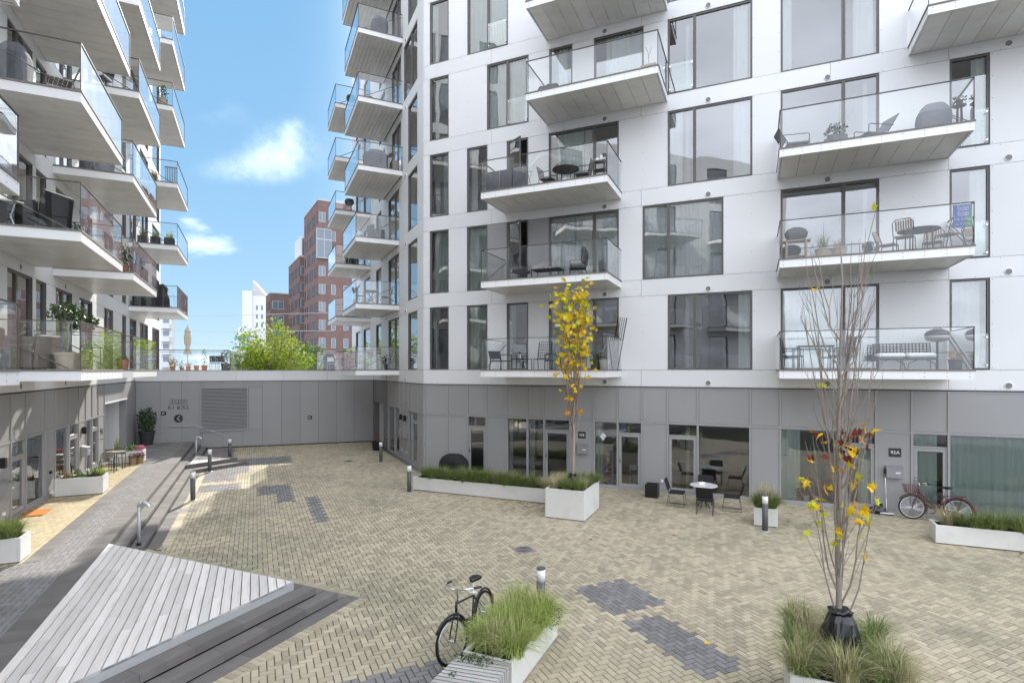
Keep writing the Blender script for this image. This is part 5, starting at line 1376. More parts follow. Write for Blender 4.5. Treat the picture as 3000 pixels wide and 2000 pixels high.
# signs and handrail on the garage wall
sg = E('wayfinding_sign', FE.W(1.98,-.001,-1.95), FE.a, 'dark pictograms and K1 & K2 lettering on the garage wall', 'sign')
tx(sg, 'K1 & K2', .285, INK, (0,-.004,-.09))
for i, ch in enumerate(('i','/','P')):
    x = -.29+i*.285; m = MB(); a = .125; e = .014
    m.box(x-a,x+a,-.006,0,.22-a,.22-a+e).box(x-a,x+a,-.006,0,.22+a-e,.22+a).box(x-a,x-a+e,-.006,0,.22-a+e,.22+a-e).box(x+a-e,x+a,-.006,0,.22-a+e,.22+a-e)
    O('pictogram_frame', m, INK, parent=sg)
    if i == 2: tx(sg, 'P', .2, INK, (x,-.004,.215), 'parking_letter')
    else:
        m = MB(); m.lathe([(0,-.003),(.022,-.003),(.022,.003),(0,.003)],10).xf(Matrix.Translation((x,-.005,.29)) @ Matrix.Rotation(pi/2,4,'X'))
        m.box(x-.022,x+.022,-.006,0,.20,.262).box(x-.02,x-.004,-.006,0,.13,.2).box(x+.004,x+.02,-.006,0,.13,.2)
        if i == 1: m.prism([(x-.09,0),(x+.09,0),(x+.09,.0)],0,0) if 0 else m.add([(x-.1,-.006,.115),(x+.1,-.006,.19),(x+.1,-.006,.175),(x-.1,-.006,.10)],[(0,1,2,3)])
        O('walking_figure', m, INK, parent=sg)
for i, s_ in enumerate((-1,1)): O('small_arrow', MB().add([(-.34+i*.09,-.006,.40),(-.30+i*.09,-.006,.43),(-.30+i*.09,-.006,.37)],[(0,1,2)]), INK, parent=sg)
ar = E('arrow_sign', FE.W(1.98,-.002,-2.62), FE.a, 'round dark sign with white arrow on the garage wall', 'sign')
O('disc', MB().lathe([(0,0),(.215,0),(.215,.012),(.20,.018),(0,.018)],28).xf(Matrix.Rotation(pi/2,4,'X')), INK, parent=ar)
O('arrow', MB().tube([(.06,-.022,.12),(-.07,-.022,0),(.06,-.022,-.12)], .017, 4), PAPER, parent=ar)
for x, z, lb in ((1.28,-2.33,'small black plate on the garage wall beside the arrow sign'), (8.64,-2.76,'small black plate alone on the bare garage wall')):
    b_ = E('wall_plate', FE.W(x,-.001,z), FE.a, lb, 'sign'); O('plate', MB().box(-.12,.12,-.012,0,-.10,.10), BLACK, parent=b_)
    O('mark', MB().box(-.07,.06,-.014,-.012,.0,.025).box(-.07,.0,-.014,-.012,-.03,-.008), PAPER, parent=b_)
hr = E('handrail', FE.W(1.6,-.08,PZ), FE.a, 'grey wall handrail dropping beside the louvre', 'handrail')
O('rail', MB().tube([(-.02,0,.86),(1.22,0,.86),(2.5,0,.33)], .02, 8), STEEL, parent=hr)
for x, z in ((.1,.85),(1.15,.85),(2.0,.53)): O('bracket', MB().tube([(x,0,z-.01),(x,.04,z-.05),(x,.08,z-.05)], .009, 5), STEEL, parent=hr)

# ------------------------------------------------------------------ things along the block on the raised path
O('door_mat', MB().bev(-.40,.40,-.24,.24,0,.022,.006), ORANGE, loc=LT(.62,.34,PZ+.006), rz=FL.a, label='orange coir mat outside the glazed door by the herb planter', cat='door mat')
mailbox(FL.W(-.62,-.001,-2.95), FL.a, 'silver mailbox next to the glazed door with the orange mat', .44, .34, .2); walllamp(FL.W(-.75,-.001,-2.30), FL.a, 'dark wall lamp above the mailbox by the orange mat')
mailbox(FL.W(6.42,-.001,-2.95), FL.a, 'silver mailbox on the wall behind the bistro table', .42, .34, .2); walllamp(FL.W(6.42,-.001,-2.2), FL.a, 'dark wall lamp above the mailbox behind the bistro table')
O('wall_socket', MB().bev(-.05,.05,-.05,-.001,-.04,.04,.006), BLACKM, loc=FL.W(2.95,-.001,-3.15), rz=FL.a, label='dark outdoor socket between the two glazed doors', cat='socket')
O('wall_socket', MB().bev(-.05,.05,-.05,-.001,-.04,.04,.006), PAPER, loc=FL.W(-.55,-.001,-3.6), rz=FL.a, label='white outdoor socket under the mailbox by the orange mat', cat='socket')
table(LT(7.55,.80,PZ), 0, 'small round bistro table outside the door with the orange-free step', BOARD, POTG, rnd=.32, h=.72) ['label'] = 'small round bistro table beside the heather planter'
chair(LT(6.95,.62,PZ), FL.a+rad(-70)+pi, 'dark slatted bistro chair at the table, the one by the herb planter', POTG, BOARD, 'bistro chairs by the heather planter', sw=.40, sd=.38, legs='hoop', style='slats', arms=False, bh=.80)
chair(LT(8.15,.90,PZ), FL.a+rad(80), 'dark slatted bistro chair at the table, the one by the heather planter', POTG, BOARD, 'bistro chairs by the heather planter', sw=.40, sd=.38, legs='hoop', style='slats', bh=.80)
for (t_, q_), lb in (((8.72,1.16),'cane basket of purple flowers, the one nearer the bistro table'), ((8.96,1.38),'cane basket of purple flowers at the corner of the heather planter')):
    potted(LT(t_,q_,PZ), lb, BASKET, [('blooms', leaf_quads(200,.17,.17,.12,.05,(0,0,.12),0), FLOWPU), ('leaves', leaf_quads(60,.15,.15,.08,.06,(0,0,.06),0), LEAFG)], .11,.13,.27, group='baskets of purple flowers')
potted(LT(15.55,.62,PZ), 'large dark ribbed pot with a dense evergreen bush in the corner by the garage wall', POTG, [('foliage', leaf_quads(900,.42,.42,.62,.11,(0,0,.62),.1), LEAFG)], .26,.36,.72)

# ------------------------------------------------------------------ ground-floor interiors seen through the glass
def gcurt(F, xa, xb, mat, lab, z0=GZ+.14, z1=TR-.07): curtain(F, xa, xb, z0, z1, .16, mat, lab, 'curtains behind the ground floor glass', .05, .19)
gcurt(FR, 13.62, 14.15, CURTG, 'pale green curtain drawn to one side behind the window with flower pots')
gcurt(FR, 15.75, 16.12, CURTG, 'pale green curtain drawn behind the glass door next to the 92A plate')
gcurt(FR, 17.15, 17.75, CURTG, 'pale green curtain behind the door the burgundy bicycle leans at')
gcurt(FR, 18.04, 19.95, CURTG, 'wide pale green curtain behind the large window past the bicycle')
gcurt(FR, 3.92, 4.06, CURT, 'narrow white inner jamb strip behind the window with the bed')  # curtain-shaped strip standing in for the white inner jamb, as is the next
gcurt(FR, 4.80, 5.00, CURT, 'narrow white inner jamb strip beside the hanging coat')
gcurt(FR, 7.45, 7.68, CURTG, 'frosted pale strip behind the window with the flower sticker')
gcurt(FL, -.0, .9, CURTG, 'sheer curtain behind the glazed door with the orange mat', PZ+.14)
bd = E('bed', FR.W(4.25,1.6,GZ+.05), FR.a, 'bed with white duvet inside the ground floor window', 'bed')
O('mattress', MB().bev(-.8,.8,-.95,.95,.0,.42,.03), CHARC, parent=bd); O('duvet', MB().bev(-.82,.82,-.9,.6,.421,.62,.07), CURT, parent=bd); O('pillow', MB().bev(-.6,.6,.62,.92,.421,.60,.05), GREYCL, parent=bd)
O('hanging_coat', loft([(0,.16,.07),(.3,.17,.08),(.7,.15,.08),(.88,.10,.06),(.95,.05,.05)],16,.05,3), TERRAB, loc=FR.W(5.15,.36,-3.35), rz=FR.a, label='beige coat hanging behind the glass next to the door', cat='coat')
sf = E('sofa', FR.W(10.55,1.3,GZ+.05), FR.a, 'grey sofa inside the glazed door behind the marble table', 'sofa'); O('seat', MB().bev(-.55,.55,-.4,.4,.15,.45,.06), GREYCL, parent=sf); O('backrest', MB().bev(-.55,.55,.25,.45,.451,.85,.06), GREYCL, parent=sf)
for x in (-.5,.5): O('leg', MB().box(x-.02,x+.02,-.35,-.31,0,.15), TEAK, parent=sf)
chair(FR.W(8.75,1.0,GZ+.05), FR.a+.6, 'small white wooden chair inside the door by the flower sticker', PAPER, PAPER, sw=.34, sd=.34, sh=.36, bh=.7, style='slats')
table(FR.W(9.05,1.5,GZ+.05), FR.a, 'small white table behind the white chair inside the door', PAPER, PAPER, lx=.7, ly=.5, h=.5)
st_ = E('flower_sticker', FR.W(7.72,.045,-2.45), FR.a, 'white flower sticker on the ground floor window', 'sticker')
for i, (dx_, dz_) in enumerate(((-.06,.0),(.06,.03),(.0,-.07),(.01,.08))): O('petal', MB().lathe([(0,-.002),(.055,-.002),(.055,.002),(0,.002)],14).xf(Matrix.Translation((dx_,0,dz_)) @ Matrix.Rotation(pi/2,4,'X')), PAPER, parent=st_)
sh_ = E('toy_shelf', FR.W(7.75,.75,GZ+.05), FR.a, 'white shelf with toys behind the window with the flower sticker', 'shelf')
O('side', MB().box(-.18,-.16,-.15,.15,0,1.5).box(.16,.18,-.15,.15,0,1.5), PAPER, parent=sh_)
for i in range(5): O('shelf_board', MB().box(-.159,.159,-.15,.15,.1+i*.33,.12+i*.33), PAPER, parent=sh_)
for i, (x, z, mt, lb) in enumerate(((-.08,.12,ORANGE,'orange'),(.07,.45,RED,'red'),(0,.78,LEAFY,'yellow'),(.05,1.11,BLUE,'blue'))): O('toy', loft([(0,.05,.05),(.06,.07,.06),(.13,.05,.04)],12,.05,i), mt, loc=FR.W(7.75+x,.75,GZ+.05+z), label='small '+lb+' toy on the white shelf behind the glass', cat='toy')
O('toy_bin', loft([(0,.10,.08),(.09,.13,.10),(.16,.13,.10)],14,.0,1), BLUE, loc=FR.W(7.9,.5,GZ+.05), label='blue toy tub on the floor below the flower sticker', cat='toy')
for x, mt, lb in ((14.35,FLOWP,'pink'),(14.6,FLOWPU,'purple')): potted(FR.W(x,.35,GZ+.10), 'small pot of '+lb+' flowers inside the window with the drawn curtain', PAPER, [('blooms', bush(60,.12,.1,.05), mt)], .07,.09,.15)
potted(FR.W(14.1,.17,GZ+.10), 'woven pot with a green plant beside the drawn curtain', BASKET, [('leaves', bush(60,.13,.12,.07), LEAFG)], .08,.1,.2)

O('statuette', loft([(0,.05,.04),(.12,.045,.04),(.22,.035,.03),(.26,.02,.02),(.32,.035,.035),(.36,.01,.01)],14,.03,2), PAPER, loc=FR.W(2.38,.2,TR-.40), rz=FR.a, label='white statuette on the ledge above the narrow door behind the long planter', cat='statuette')
for x, mt, lb in ((8.45,BLUE,'blue'),(8.62,LEAFYG,'lime')): O('toy', loft([(0,.06,.05),(.1,.07,.06),(.2,.05,.04),(.25,.02,.02)],14,.03,3), mt, loc=FR.W(x,.18,TR-.40), rz=FR.a, label='small '+lb+' toy figure on the ledge above the door by the flower sticker', cat='toy')
# ------------------------------------------------------------------ balcony things: long block
def Rb(x, y, k): return FR.W(x, y, H*k-.019)
LBR = 'balcony of the long block'
chair(Rb(4.25,-1.35,0), FR.a+rad(70), 'navy lounge chair beside the lantern table on the lowest balcony behind the yellow tree', NAVY, NAVY, sw=.56, sd=.55, sh=.36, bh=.72, arms=True, cush=None, r=.02)
chair(Rb(6.25,-1.35,0), FR.a+rad(-70), 'navy lounge chair on the lowest balcony, its arm behind the lattice chair', NAVY, NAVY, sw=.56, sd=.55, sh=.36, bh=.72, arms=True, r=.02)
table(Rb(5.05,-1.3,0), FR.a, 'low dark table with a lantern on the lowest balcony behind the yellow tree', BLACK, BLACK, lx=.7, ly=.5, h=.42)
ln = E('lantern', Rb(4.95,-1.3,0)[:2]+(-.019+.42,), FR.a, 'glass lantern on the low dark table', 'lantern'); O('glass', MB().lathe([(.07,.02),(.075,.2),(.05,.22)],14), BPANE, parent=ln); O('base', MB().lathe([(0,0),(.075,0),(.075,.02),(0,.02)],14), BLACK, parent=ln); O('lid', MB().lathe([(.052,.22),(.055,.235),(0,.25)],14), BLACK, parent=ln)
chair(Rb(5.72,-.95,0), FR.a, 'black lattice-back folding chair on the lowest balcony behind the yellow tree', BLACK, BLACKM, sw=.52, sd=.40, sh=.42, bh=1.05, style='lattice', tilt=.16)
potted(Rb(7.85,-1.5,0), 'dark round pot with a leafy plant at the balcony corner behind the yellow tree', POTG, [('leaves', bush(160,.2,.16,.08), LEAFG)], .15,.18,.38)
potted(Rb(8.18,-1.55,0), 'pale wicker pot at the end of the lowest balcony behind the yellow tree', PAPER, [('leaves', bush(60,.14,.08,.06), LEAFM)], .13,.18,.36)
tr_ = E('wall_trellis', FR.W(8.33,-.95,-.019), FR.a, 'black lattice rack standing up above the balcony rail behind the yellow tree', 'rack', rot=(rad(-6),rad(9),FR.a))
m = MB()
for i in range(5): m.tube([(-.14+i*.07,0,1.05),(-.14+i*.07,0,1.85)], .008, 4)
for i in range(11): m.tube([(-.15,0,1.07+i*.077),(.15,0,1.07+i*.077)], .006, 4)
m.tube([(-.15,0,0),(-.15,0,1.87)], .012, 5); m.tube([(.15,0,0),(.15,0,1.87)], .012, 5)
O('grid', m, BLACKM, parent=tr_)
O('leaning_pole', MB().tube([FR.W(7.75,-1.5,.0), FR.W(8.28,-1.2,1.1)], .016, 6), STEEL, label='thin metal pole leaning at the end of the lowest balcony behind the yellow tree', cat='pole')
# second storey
for x, a_, lb in ((4.95,75,'black cross-back armchair under the open window of the grey panels'), (7.1,-75,'black cross-back armchair with a cushion at the far end of the balcony with grey panels')):
    chair(Rb(x,-1.1,1), FR.a+rad(a_), lb, BLACK, CHARC, sw=.58, sd=.55, sh=.40, bh=.82, style='cross', arms=True, cush=CHARC)
table(Rb(6.0,-1.15,1), FR.a, 'low slate table between the cross-back armchairs', SLATE, BLACK, lx=1.1, ly=.7, h=.42)
O('back_cushion', MB().bev(-.26,.26,-.07,.07,0,.62,.06), CHARC, loc=FR.W(7.35,-1.15,H-.019+.48), rot=(0,rad(14),FR.a+rad(90)), label='tall charcoal cushion on the cross-back armchair', cat='cushion')
for x in (5.95,6.1): O('candle_jar', MB().lathe([(0,0),(.04,0),(.04,.09),(.035,.09),(.035,.02),(0,.02)],12), PAPER, loc=FR.W(x,-1.15,H-.019+.42), label='white candle jar on the low slate table', cat='candle jar', group='candle jars on the slate table')
# third storey
dr = E('drying_rack', Rb(4.65,-1.55,2), FR.a, 'folding rack with grey and navy towels on the balcony', 'drying rack')
for s_ in (-.8,.8): O('leg', MB().tube([(s_,-.25,0),(s_,.25,.78)], .010, 5).tube([(s_,.25,0),(s_,-.25,.78)], .010, 5), CHROME, parent=dr)
O('bar', MB().tube([(-.85,-.25,.78),(.85,-.25,.78)], .008, 5).tube([(-.85,.25,.78),(.85,.25,.78)], .008, 5), CHROME, parent=dr)
for x0_, x1_, mt in ((-.78,-.25,SLATE),(-.24,.28,NAVY),(.29,.80,GREYCL)):
    vs = []; fs = []; n = 14
    for i in range(n+1):
        x = x0_+(x1_-x0_)*i/n; d_ = .012*sin(i*1.9)
        vs += [(x,-.27+d_,.10),(x,-.265+d_*.5,.795),(x,-.235,.80)]
    for i in range(n): fs += [(3*i,3*i+3,3*i+4,3*i+1),(3*i+1,3*i+4,3*i+5,3*i+2)]
    O('towel', MB().add(vs,fs), mt, parent=dr, smooth=True)
table(Rb(6.68,-1.15,2), FR.a, 'round black metal table between two mesh chairs', BLACK, BLACK, rnd=.48, h=.73)
for x, a_, lb in ((6.02,85,'black mesh armchair beside the towel rack'), (7.3,-85,'black mesh armchair beside the small shelf trolley')):
    chair(Rb(x,-1.15,2), FR.a+rad(a_), lb, BLACK, BLACK, sw=.5, sd=.48, bh=.9, style='lattice', arms=True)
tl = E('shelf_trolley', Rb(7.98,-1.35,2), FR.a, 'small black shelf trolley with pots at the end of the balcony with towels', 'trolley')
for z in (.05,.42,.72): O('shelf', MB().box(-.2,.2,-.15,.15,z,z+.02), BLACK, parent=tl)
for sx_ in (-1,1):
    for sy_ in (-1,1): O('leg', MB().box(sx_*.19-.01,sx_*.19+.01,sy_*.14-.01,sy_*.14+.01,0,.75), BLACK, parent=tl)
for x, rr, hh in ((-.1,.06,.12),(.03,.05,.2),(.13,.05,.1)): O('jar', MB().lathe([(0,0),(rr,0),(rr,hh),(rr*.7,hh+.01),(0,hh+.01)],12), PAPER, loc=FR.W(7.98+x,-1.35,H*2-.019+.74), label='white jar on the small shelf trolley', cat='jar', group='jars on the shelf trolley')
# fourth storey
O('furniture_cover', loft([(0,.5,.35),(.15,.5,.34),(.28,.42,.28),(.36,.3,.2),(.42,.2,.1,-.15,0)],26,.06,5), CHARC, loc=Rb(6.2,-1.5,3), rz=FR.a, label='crumpled dark cover on the floor of the topmost balcony above the towel rack', cat='cover')
O('back_cushion', MB().bev(-.35,.35,-.06,.06,0,.5,.04), SLATE, loc=FR.W(6.0,-1.15,H*3-.019), rot=(rad(-12),0,FR.a), label='slate cushion propped beside the crumpled dark cover', cat='cushion')
bx = E('balcony_trough', Rb(9.65,-1.5,3), FR.a, 'pinkish trough with a bare plant on the topmost balcony', 'planter'); O('trough', MB().bev(-.25,.25,-.15,.15,0,.35,.01), TERRAB, parent=bx); O('twigs', MB().tube([(0,0,.34),(-.03,0,.8),(-.12,0,1.0)],.006,4).tube([(-.02,0,.6),(.08,0,.95)],.005,4), BARKD, parent=bx)
# right-hand balconies: lowest
for x, a_, lb in ((13.88,80,'black sling armchair at the dining table, the one beside the balcony end glass'), (15.1,-80,'black sling armchair at the dining table, the one beside the window mullion')):
    chair(Rb(x,-1.2,0), FR.a+rad(a_), lb, BLACK, CHARC, sw=.55, sd=.5, bh=.98, arms=True)
table(Rb(14.45,-1.2,0), FR.a, 'black dining table between the sling armchairs', BLACK, BLACK, lx=.95, ly=.8, h=.73)
sf = E('balcony_sofa', Rb(16.75,-.7,0), FR.a, 'black woven two-seat sofa with white cushions on the balcony', 'sofa')
for i, x in enumerate((-.36,.36)):
    O('seat', MB().bev(x-.35,x+.35,-.32,.3,.30,.36,.01), BLACK, parent=sf); O('cushion', MB().bev(x-.34,x+.34,-.33,.22,.361,.50,.05), PAPER, parent=sf)
    m = MB()
    for j in range(9): m.tube([(x-.34+j*.085,.30,.36),(x-.34+j*.085,.36,.80)], .014, 4)
    for j in range(5): m.tube([(x-.35,.31+j*.012,.48+j*.075),(x+.35,.31+j*.012,.48+j*.075)], .014, 4)
    O('woven_back', m, BLACK, parent=sf); mm = MB()
    for s_ in (-1,1): mm.tube([(x+s_*.34,-.3,0),(x+s_*.30,-.3,.2),(x+s_*.1,-.3,.3)], .012, 5)
    mm.tube([(x-.34,.3,0),(x-.34,.3,.3)], .012, 5).tube([(x+.34,.3,0),(x+.34,.3,.3)], .012, 5)
    O('leg_frame', mm, BLACK, parent=sf)
bq = E('kettle_grill', Rb(17.50,-.85,0), FR.a, 'black table grill with grey bowl on a pedestal beside the woven sofa', 'grill')
O('lid', MB().lathe([(.30,.98),(.30,1.03),(.24,1.11),(.12,1.16),(0,1.175)],22), BLACK, parent=bq, smooth=True); O('bowl', MB().lathe([(.1,.80),(.24,.84),(.29,.90),(.30,.979)],22), GREYL, parent=bq, smooth=True)
O('pedestal', MB().tube([(0,0,.03),(0,0,.80)],.03,10), BLACK, parent=bq); O('foot', MB().lathe([(0,0),(.26,0),(.26,.015),(.03,.04)],18), BLACK, parent=bq); O('handle', MB().tube([(-.08,0,1.16),(-.06,0,1.21),(.06,0,1.21),(.08,0,1.16)],.012,6), BLACK, parent=bq)
O('side_shelf', MB().box(-.30,-.08,-.012,.012,.5,.512).box(.08,.30,-.012,.012,.5,.512).tube([(-.3,0,.5),(.3,0,.5)],.01,5), BLACK, parent=bq)
potted(Rb(17.72,-1.55,0), 'dark grey pot of brown heather at the corner of the balcony with the woven sofa', SLATE, [('heather', leaf_quads(300,.2,.2,.15,.045,(0,0,.14),0), HYDR)], .13,.16,.30)
# middle
gc = E('charcoal_grill', Rb(13.95,-1.2,1), FR.a, 'black egg-shaped grill on a wooden cart beside the potted grass', 'grill')
O('body', loft([(.72,.22,.16),(.80,.30,.2),(.92,.32,.21),(1.02,.25,.17),(1.08,.12,.1)],20,.0,0), POTG, parent=gc, smooth=True); O('side_board', MB().box(-.38,.38,-.2,.2,.66,.69), TEAK, parent=gc)
for sx_ in (-1,1):
    for sy_ in (-1,1): O('leg', MB().box(sx_*.26-.025,sx_*.26+.025,sy_*.17-.02,sy_*.17+.02,0,.66), TEAK, parent=gc)
O('low_board', MB().box(-.235,.235,-.16,.16,.2,.22), TEAK, parent=gc); O('body_foot', MB().lathe([(.15,.69),(.17,.74)],14), BLACK, parent=gc)
for x, lb in ((14.65,'tall tuft of grass in a bast pot beside the wooden grill cart'), (15.05,'tuft of dry grass in a bast pot beside the taller tuft')):
    potted(Rb(x,-1.35,1), lb, TERRAB, [('grass', blades(150,.1,.62 if x < 15 else .4,.34,wd=.006,rng=_r), GRASSG if x < 15 else GRASSD)], .17,.2,.36)
table(Rb(17.0,-1.15,1), FR.a, 'oval dark dining table among four slat-back garden chairs', SLATE, BLACK, rnd=.5, h=.72)
for x, y, a_, lb in ((16.55,-1.75,160,'slat-back garden chair with its back to the rail, the one by the wooden wall panel'), (16.35,-.75,60,'slat-back garden chair between the oval table and the white panel'), (17.45,-.62,-20,'slat-back garden chair on the window side of the oval table'), (17.55,-1.6,215,'slat-back garden chair below the sold sign')):
    chair(Rb(x,y,1), FR.a+rad(a_), lb.replace('by the wooden wall panel','farther from the sold sign'), BLACK, TEAK, 'slat-back garden chairs round the oval table', sw=.46, sd=.44, bh=.86, style='slats', legs='hoop')
sn = E('sold_sign', FR.W(17.74,-2.03,H+.78), FR.a, 'blue and green estate agent sign reading Solgt on the balcony glass', 'sign')
O('board', MB().box(-.20,.06,0,.012,-.28,.30), BLUE, parent=sn); O('green_half', MB().box(.062,.20,0,.012,-.28,.30), GREEN, parent=sn)
O('blue_field', MB().box(-.12,.16,-.003,-.001,-.02,.298), BLUE, parent=sn)
for s_, sz, z in (('Solgt',.13,.22),('Solgt',.13,.08),('Ny bolig?',.10,-.07),('86 12 33 44',.06,-.20)): tx(sn, s_, sz, PAPER, (.01,-.006,z))
for z in (.155,.015): O('small_print', MB().box(-.10,.14,-.005,-.003,z-.008,z+.004), PAPER, parent=sn)
# upper right
chair(Rb(13.95,-1.2,2), FR.a+rad(100), 'grey butterfly lounge chair on the balcony above the grill cart', BLACK, GREYCL, sw=.6, sd=.6, sh=.36, bh=.80, arms=True, tilt=.25)
potted(Rb(14.98,-1.25,2), 'grey square pot with white flowers and leafy sprays beside the lounge chair', GREYCL, [('leaves', leaf_quads(130,.28,.28,.2,.1,(0,0,.22),0), LEAFG), ('blooms', leaf_quads(20,.1,.1,.08,.08,(.05,0,.3),0), PAPER)], square=True, r1=.22, h=.42)
chair(Rb(15.85,-1.2,2), FR.a+rad(-60), 'grey folding recliner beside the covered grill', BLACK, GREYCL, sw=.55, sd=.6, sh=.32, bh=.88, arms=True, tilt=.35)
grill_cover(Rb(17.35,-1.1,2), FR.a, 'grey covered grill at the end of the balcony with the folding recliner', GREYCL, .42, .3, .98, 9)
sp = table(Rb(17.78,-1.65,2), FR.a, 'small black plant stand beside the grey covered grill', BLACK, BLACK, rnd=.15, h=.62)
potted(FR.W(17.78,-1.65,H*2-.019+.62), 'small trailing plant on the black plant stand', POTG, [('leaves', leaf_quads(30,.14,.14,.12,.09,(0,0,.08),0), LEAFG)], .06,.08,.12)

# ------------------------------------------------------------------ balcony things: block along the path
def Lb(t, q, k): return FL.W(t, -q, H*k-.019)
def wick(loc, rz, label, mat, s=1.0):
    c = E('wicker_armchair', loc, rz, label, 'armchair')
    O('seat', MB().bev(-.26*s,.26*s,-.30*s,.26*s,.04,.40*s,.03), mat, parent=c)
    m = MB().bev(-.36*s,.36*s,.26*s,.36*s,.04,.82*s,.04); m.v = [(p[0], p[1]+max(0,p[2]-.4)*.18, p[2]) for p in m.v]; O('backrest', m, mat, parent=c)
    for s_ in (-1,1): O('arm', MB().bev(min(s_*.27*s,s_*.36*s),max(s_*.27*s,s_*.36*s),-.32*s,.258*s,.04,.60*s,.03), mat, parent=c)
    for sx_ in (-1,1):
        for sy_ in (-1,1): O('foot', MB().box(sx_*.3*s-.02,sx_*.3*s+.02,sy_*.28*s-.02,sy_*.28*s+.02,0,.04), BLACKM, parent=c)
    O('cushion', MB().bev(-.25*s,.25*s,-.29*s,.24*s,.401*s,.47*s,.02), CURT, parent=c)
    return c
wick(Lb(-2.25,1.05,0), FL.a+rad(160), 'brown wicker armchair with its curved side to the lowest balcony end glass', WICKER); wick(Lb(-1.3,.45,0), FL.a+rad(120), 'brown wicker armchair against the wall on the lowest balcony', WICKER)
wick(Lb(-2.35,.25,0), FL.a+rad(100), 'tall brown wicker chair in the wall corner of the lowest balcony', WICKER, 1.15)
def pot_tree(loc, label, h, r_, pm=TERRAB, pr=.25, ph=.42):
    p = potted(loc, label, pm, [('crown', leaf_quads(330, r_, r_, r_*.55, .10, (0,0,h), .15), LEAFG)], pr*.72, pr, ph, cat='potted tree', name='potted_tree')
    O('stem', MB().tube([(0,0,ph-.05),(.02,0,ph+h*.4),(0,.01,ph+h*.95)], .022, 6), BARK, parent=p)
    for a in range(6): O('twig', MB().tube([(0,.005,ph+h*.62),(cos(a)*r_*.5,sin(a)*r_*.5,ph+h*.95)], .008, 4), BARK, parent=p)
    for z in (.12,.18,.24,.30): O('ring', MB().tube([(cos(a*pi/8)*(pr*(.74+.3*z/ph*.9)),sin(a*pi/8)*(pr*(.74+.3*z/ph*.9)),z) for a in range(16)], .008, 4, closed=True), pm, parent=p)
pot_tree(Lb(-2.33,1.74,0), 'small standard tree in a ribbed beige pot at the corner of the lowest balcony', 1.0, .38); pot_tree(Lb(.6,1.35,0), 'small standard tree in a beige pot farther along the lowest balcony', .95, .36)
potted(Lb(3.55,1.75,0), 'terracotta pot of low herbs at the corner of the second low balcony along the path', TERRA, [('herbs', bush(160,.15,.08,.06), LEAFM)], .14,.18,.36)
table(Lb(3.75,1.0,0), FL.a, 'dark wooden side table on the second low balcony along the path', BARKD, BARKD, lx=.5, ly=.4, h=.75)
# first floor up
wick(Lb(-2.0,1.15,1), FL.a+rad(150), 'black high-back wicker armchair with its back to the court', BLACKM, 1.15); wick(Lb(-2.35,.2,1), FL.a+rad(60), 'black wicker armchair by the wall behind the folding table', BLACKM, 1.05)
table(Lb(-2.2,.68,1), FL.a, 'pale folding table with crossed legs between the black wicker armchairs', PAPER, PAPER, rnd=.33, h=.62, legs='cross')
potted(Lb(-1.45,1.75,1), 'low dark pot of trailing leaves beside the black high-back armchair', POTG, [('leaves', leaf_quads(160,.22,.22,.16,.07,(0,0,.1),0), LEAFG)], .1,.13,.22)
potted(Lb(3.45,1.8,1), 'terracotta pot of red flowering plant at the balcony corner', TERRA, [('leaves', leaf_quads(330,.2,.2,.36,.07,(0,0,.36),0), LEAFG), ('blooms', leaf_quads(70,.22,.22,.42,.05,(0,0,.42),.5), FLOWR)], .12,.16,.26)
# second
grill_cover(Lb(-2.2,.75,2), FL.a, 'slate covered chair stack against the wall on the high balcony', SLATE, .34, .3, 1.05, 2); chair(Lb(-2.05,1.5,2), FL.a+rad(200), 'brown slatted chair with its back to the end glass on the high balcony', BOARD, BOARD, sw=.5, sd=.5, bh=.95, style='hslats', tilt=.18)
wick(Lb(4.2,.9,2), FL.a+rad(140), 'grey lounge armchair with cushions on the middle balcony column', GREYCL); table(Lb(5.2,1.0,2), FL.a, 'low white table beside the grey lounge armchair', PAPER, PAPER, lx=.8, ly=.6, h=.36)
O('reed_screen', MB().box(-.9,.9,-.01,.01,0,.62), GREYCL, loc=Lb(6.9,1.98,2), rz=FL.a, label='grey fabric screen tied inside the glass of the middle balcony column', cat='screen')
chair(Lb(4.75,.9,3), FL.a+rad(160), 'dark folding chair on the tall balcony stack', BLACK, CHARC, sw=.5, sd=.48, bh=.9, style='panel'); 
# far column
O('furniture_cover', loft([(0,.42,.4),(.5,.40,.38),(.8,.36,.3),(1.05,.38,.3,.05,0),(1.2,.22,.18,.02,0)],24,.05,3), CHARC, loc=Lb(15.0,1.3,1), rz=FL.a, label='dark shrouded chair on the far balcony nearest the terrace', cat='cover')
wick(Lb(15.2,.5,1), FL.a+rad(160), 'black lounge chair beside the dark shrouded chair', BLACKM)
for i, (q_, lb, mt) in enumerate(((.55,'tall green grass trough by the wall on the far balcony',GRASSG),(1.1,'green grass trough in the middle of the far balcony',GRASSG),(1.7,'pale green grass trough at the outer glass of the far balcony',GRASSF))):
    potted(Lb(14.95,q_,2), lb, POTG, [('grass', blades(150,.14,.55,.36,wd=.009,rng=_r), mt)], square=True, r1=.22, h=.42, rz=FL.a)
potted(Lb(15.0,.9,3), 'brown trough of dry grass on the upper far balcony', BARKD, [('grass', blades(150,.2,.42,.35,wd=.009,rng=_r), GRASSD)], square=True, r1=.28, h=.40, rz=FL.a)
sc2 = E('rail_screen', Lb(15.0,1.75,3), FL.a+pi/2, 'brown slatted panel beside the trough of dry grass', 'screen')
for i in range(7): O('slat', MB().box(-.25+i*.075,-.22+i*.075,-.01,.01,0,.9), BARKD, parent=sc2)
O('top_rail', MB().box(-.28,.28,-.02,.02,.901,.94), BARKD, parent=sc2)
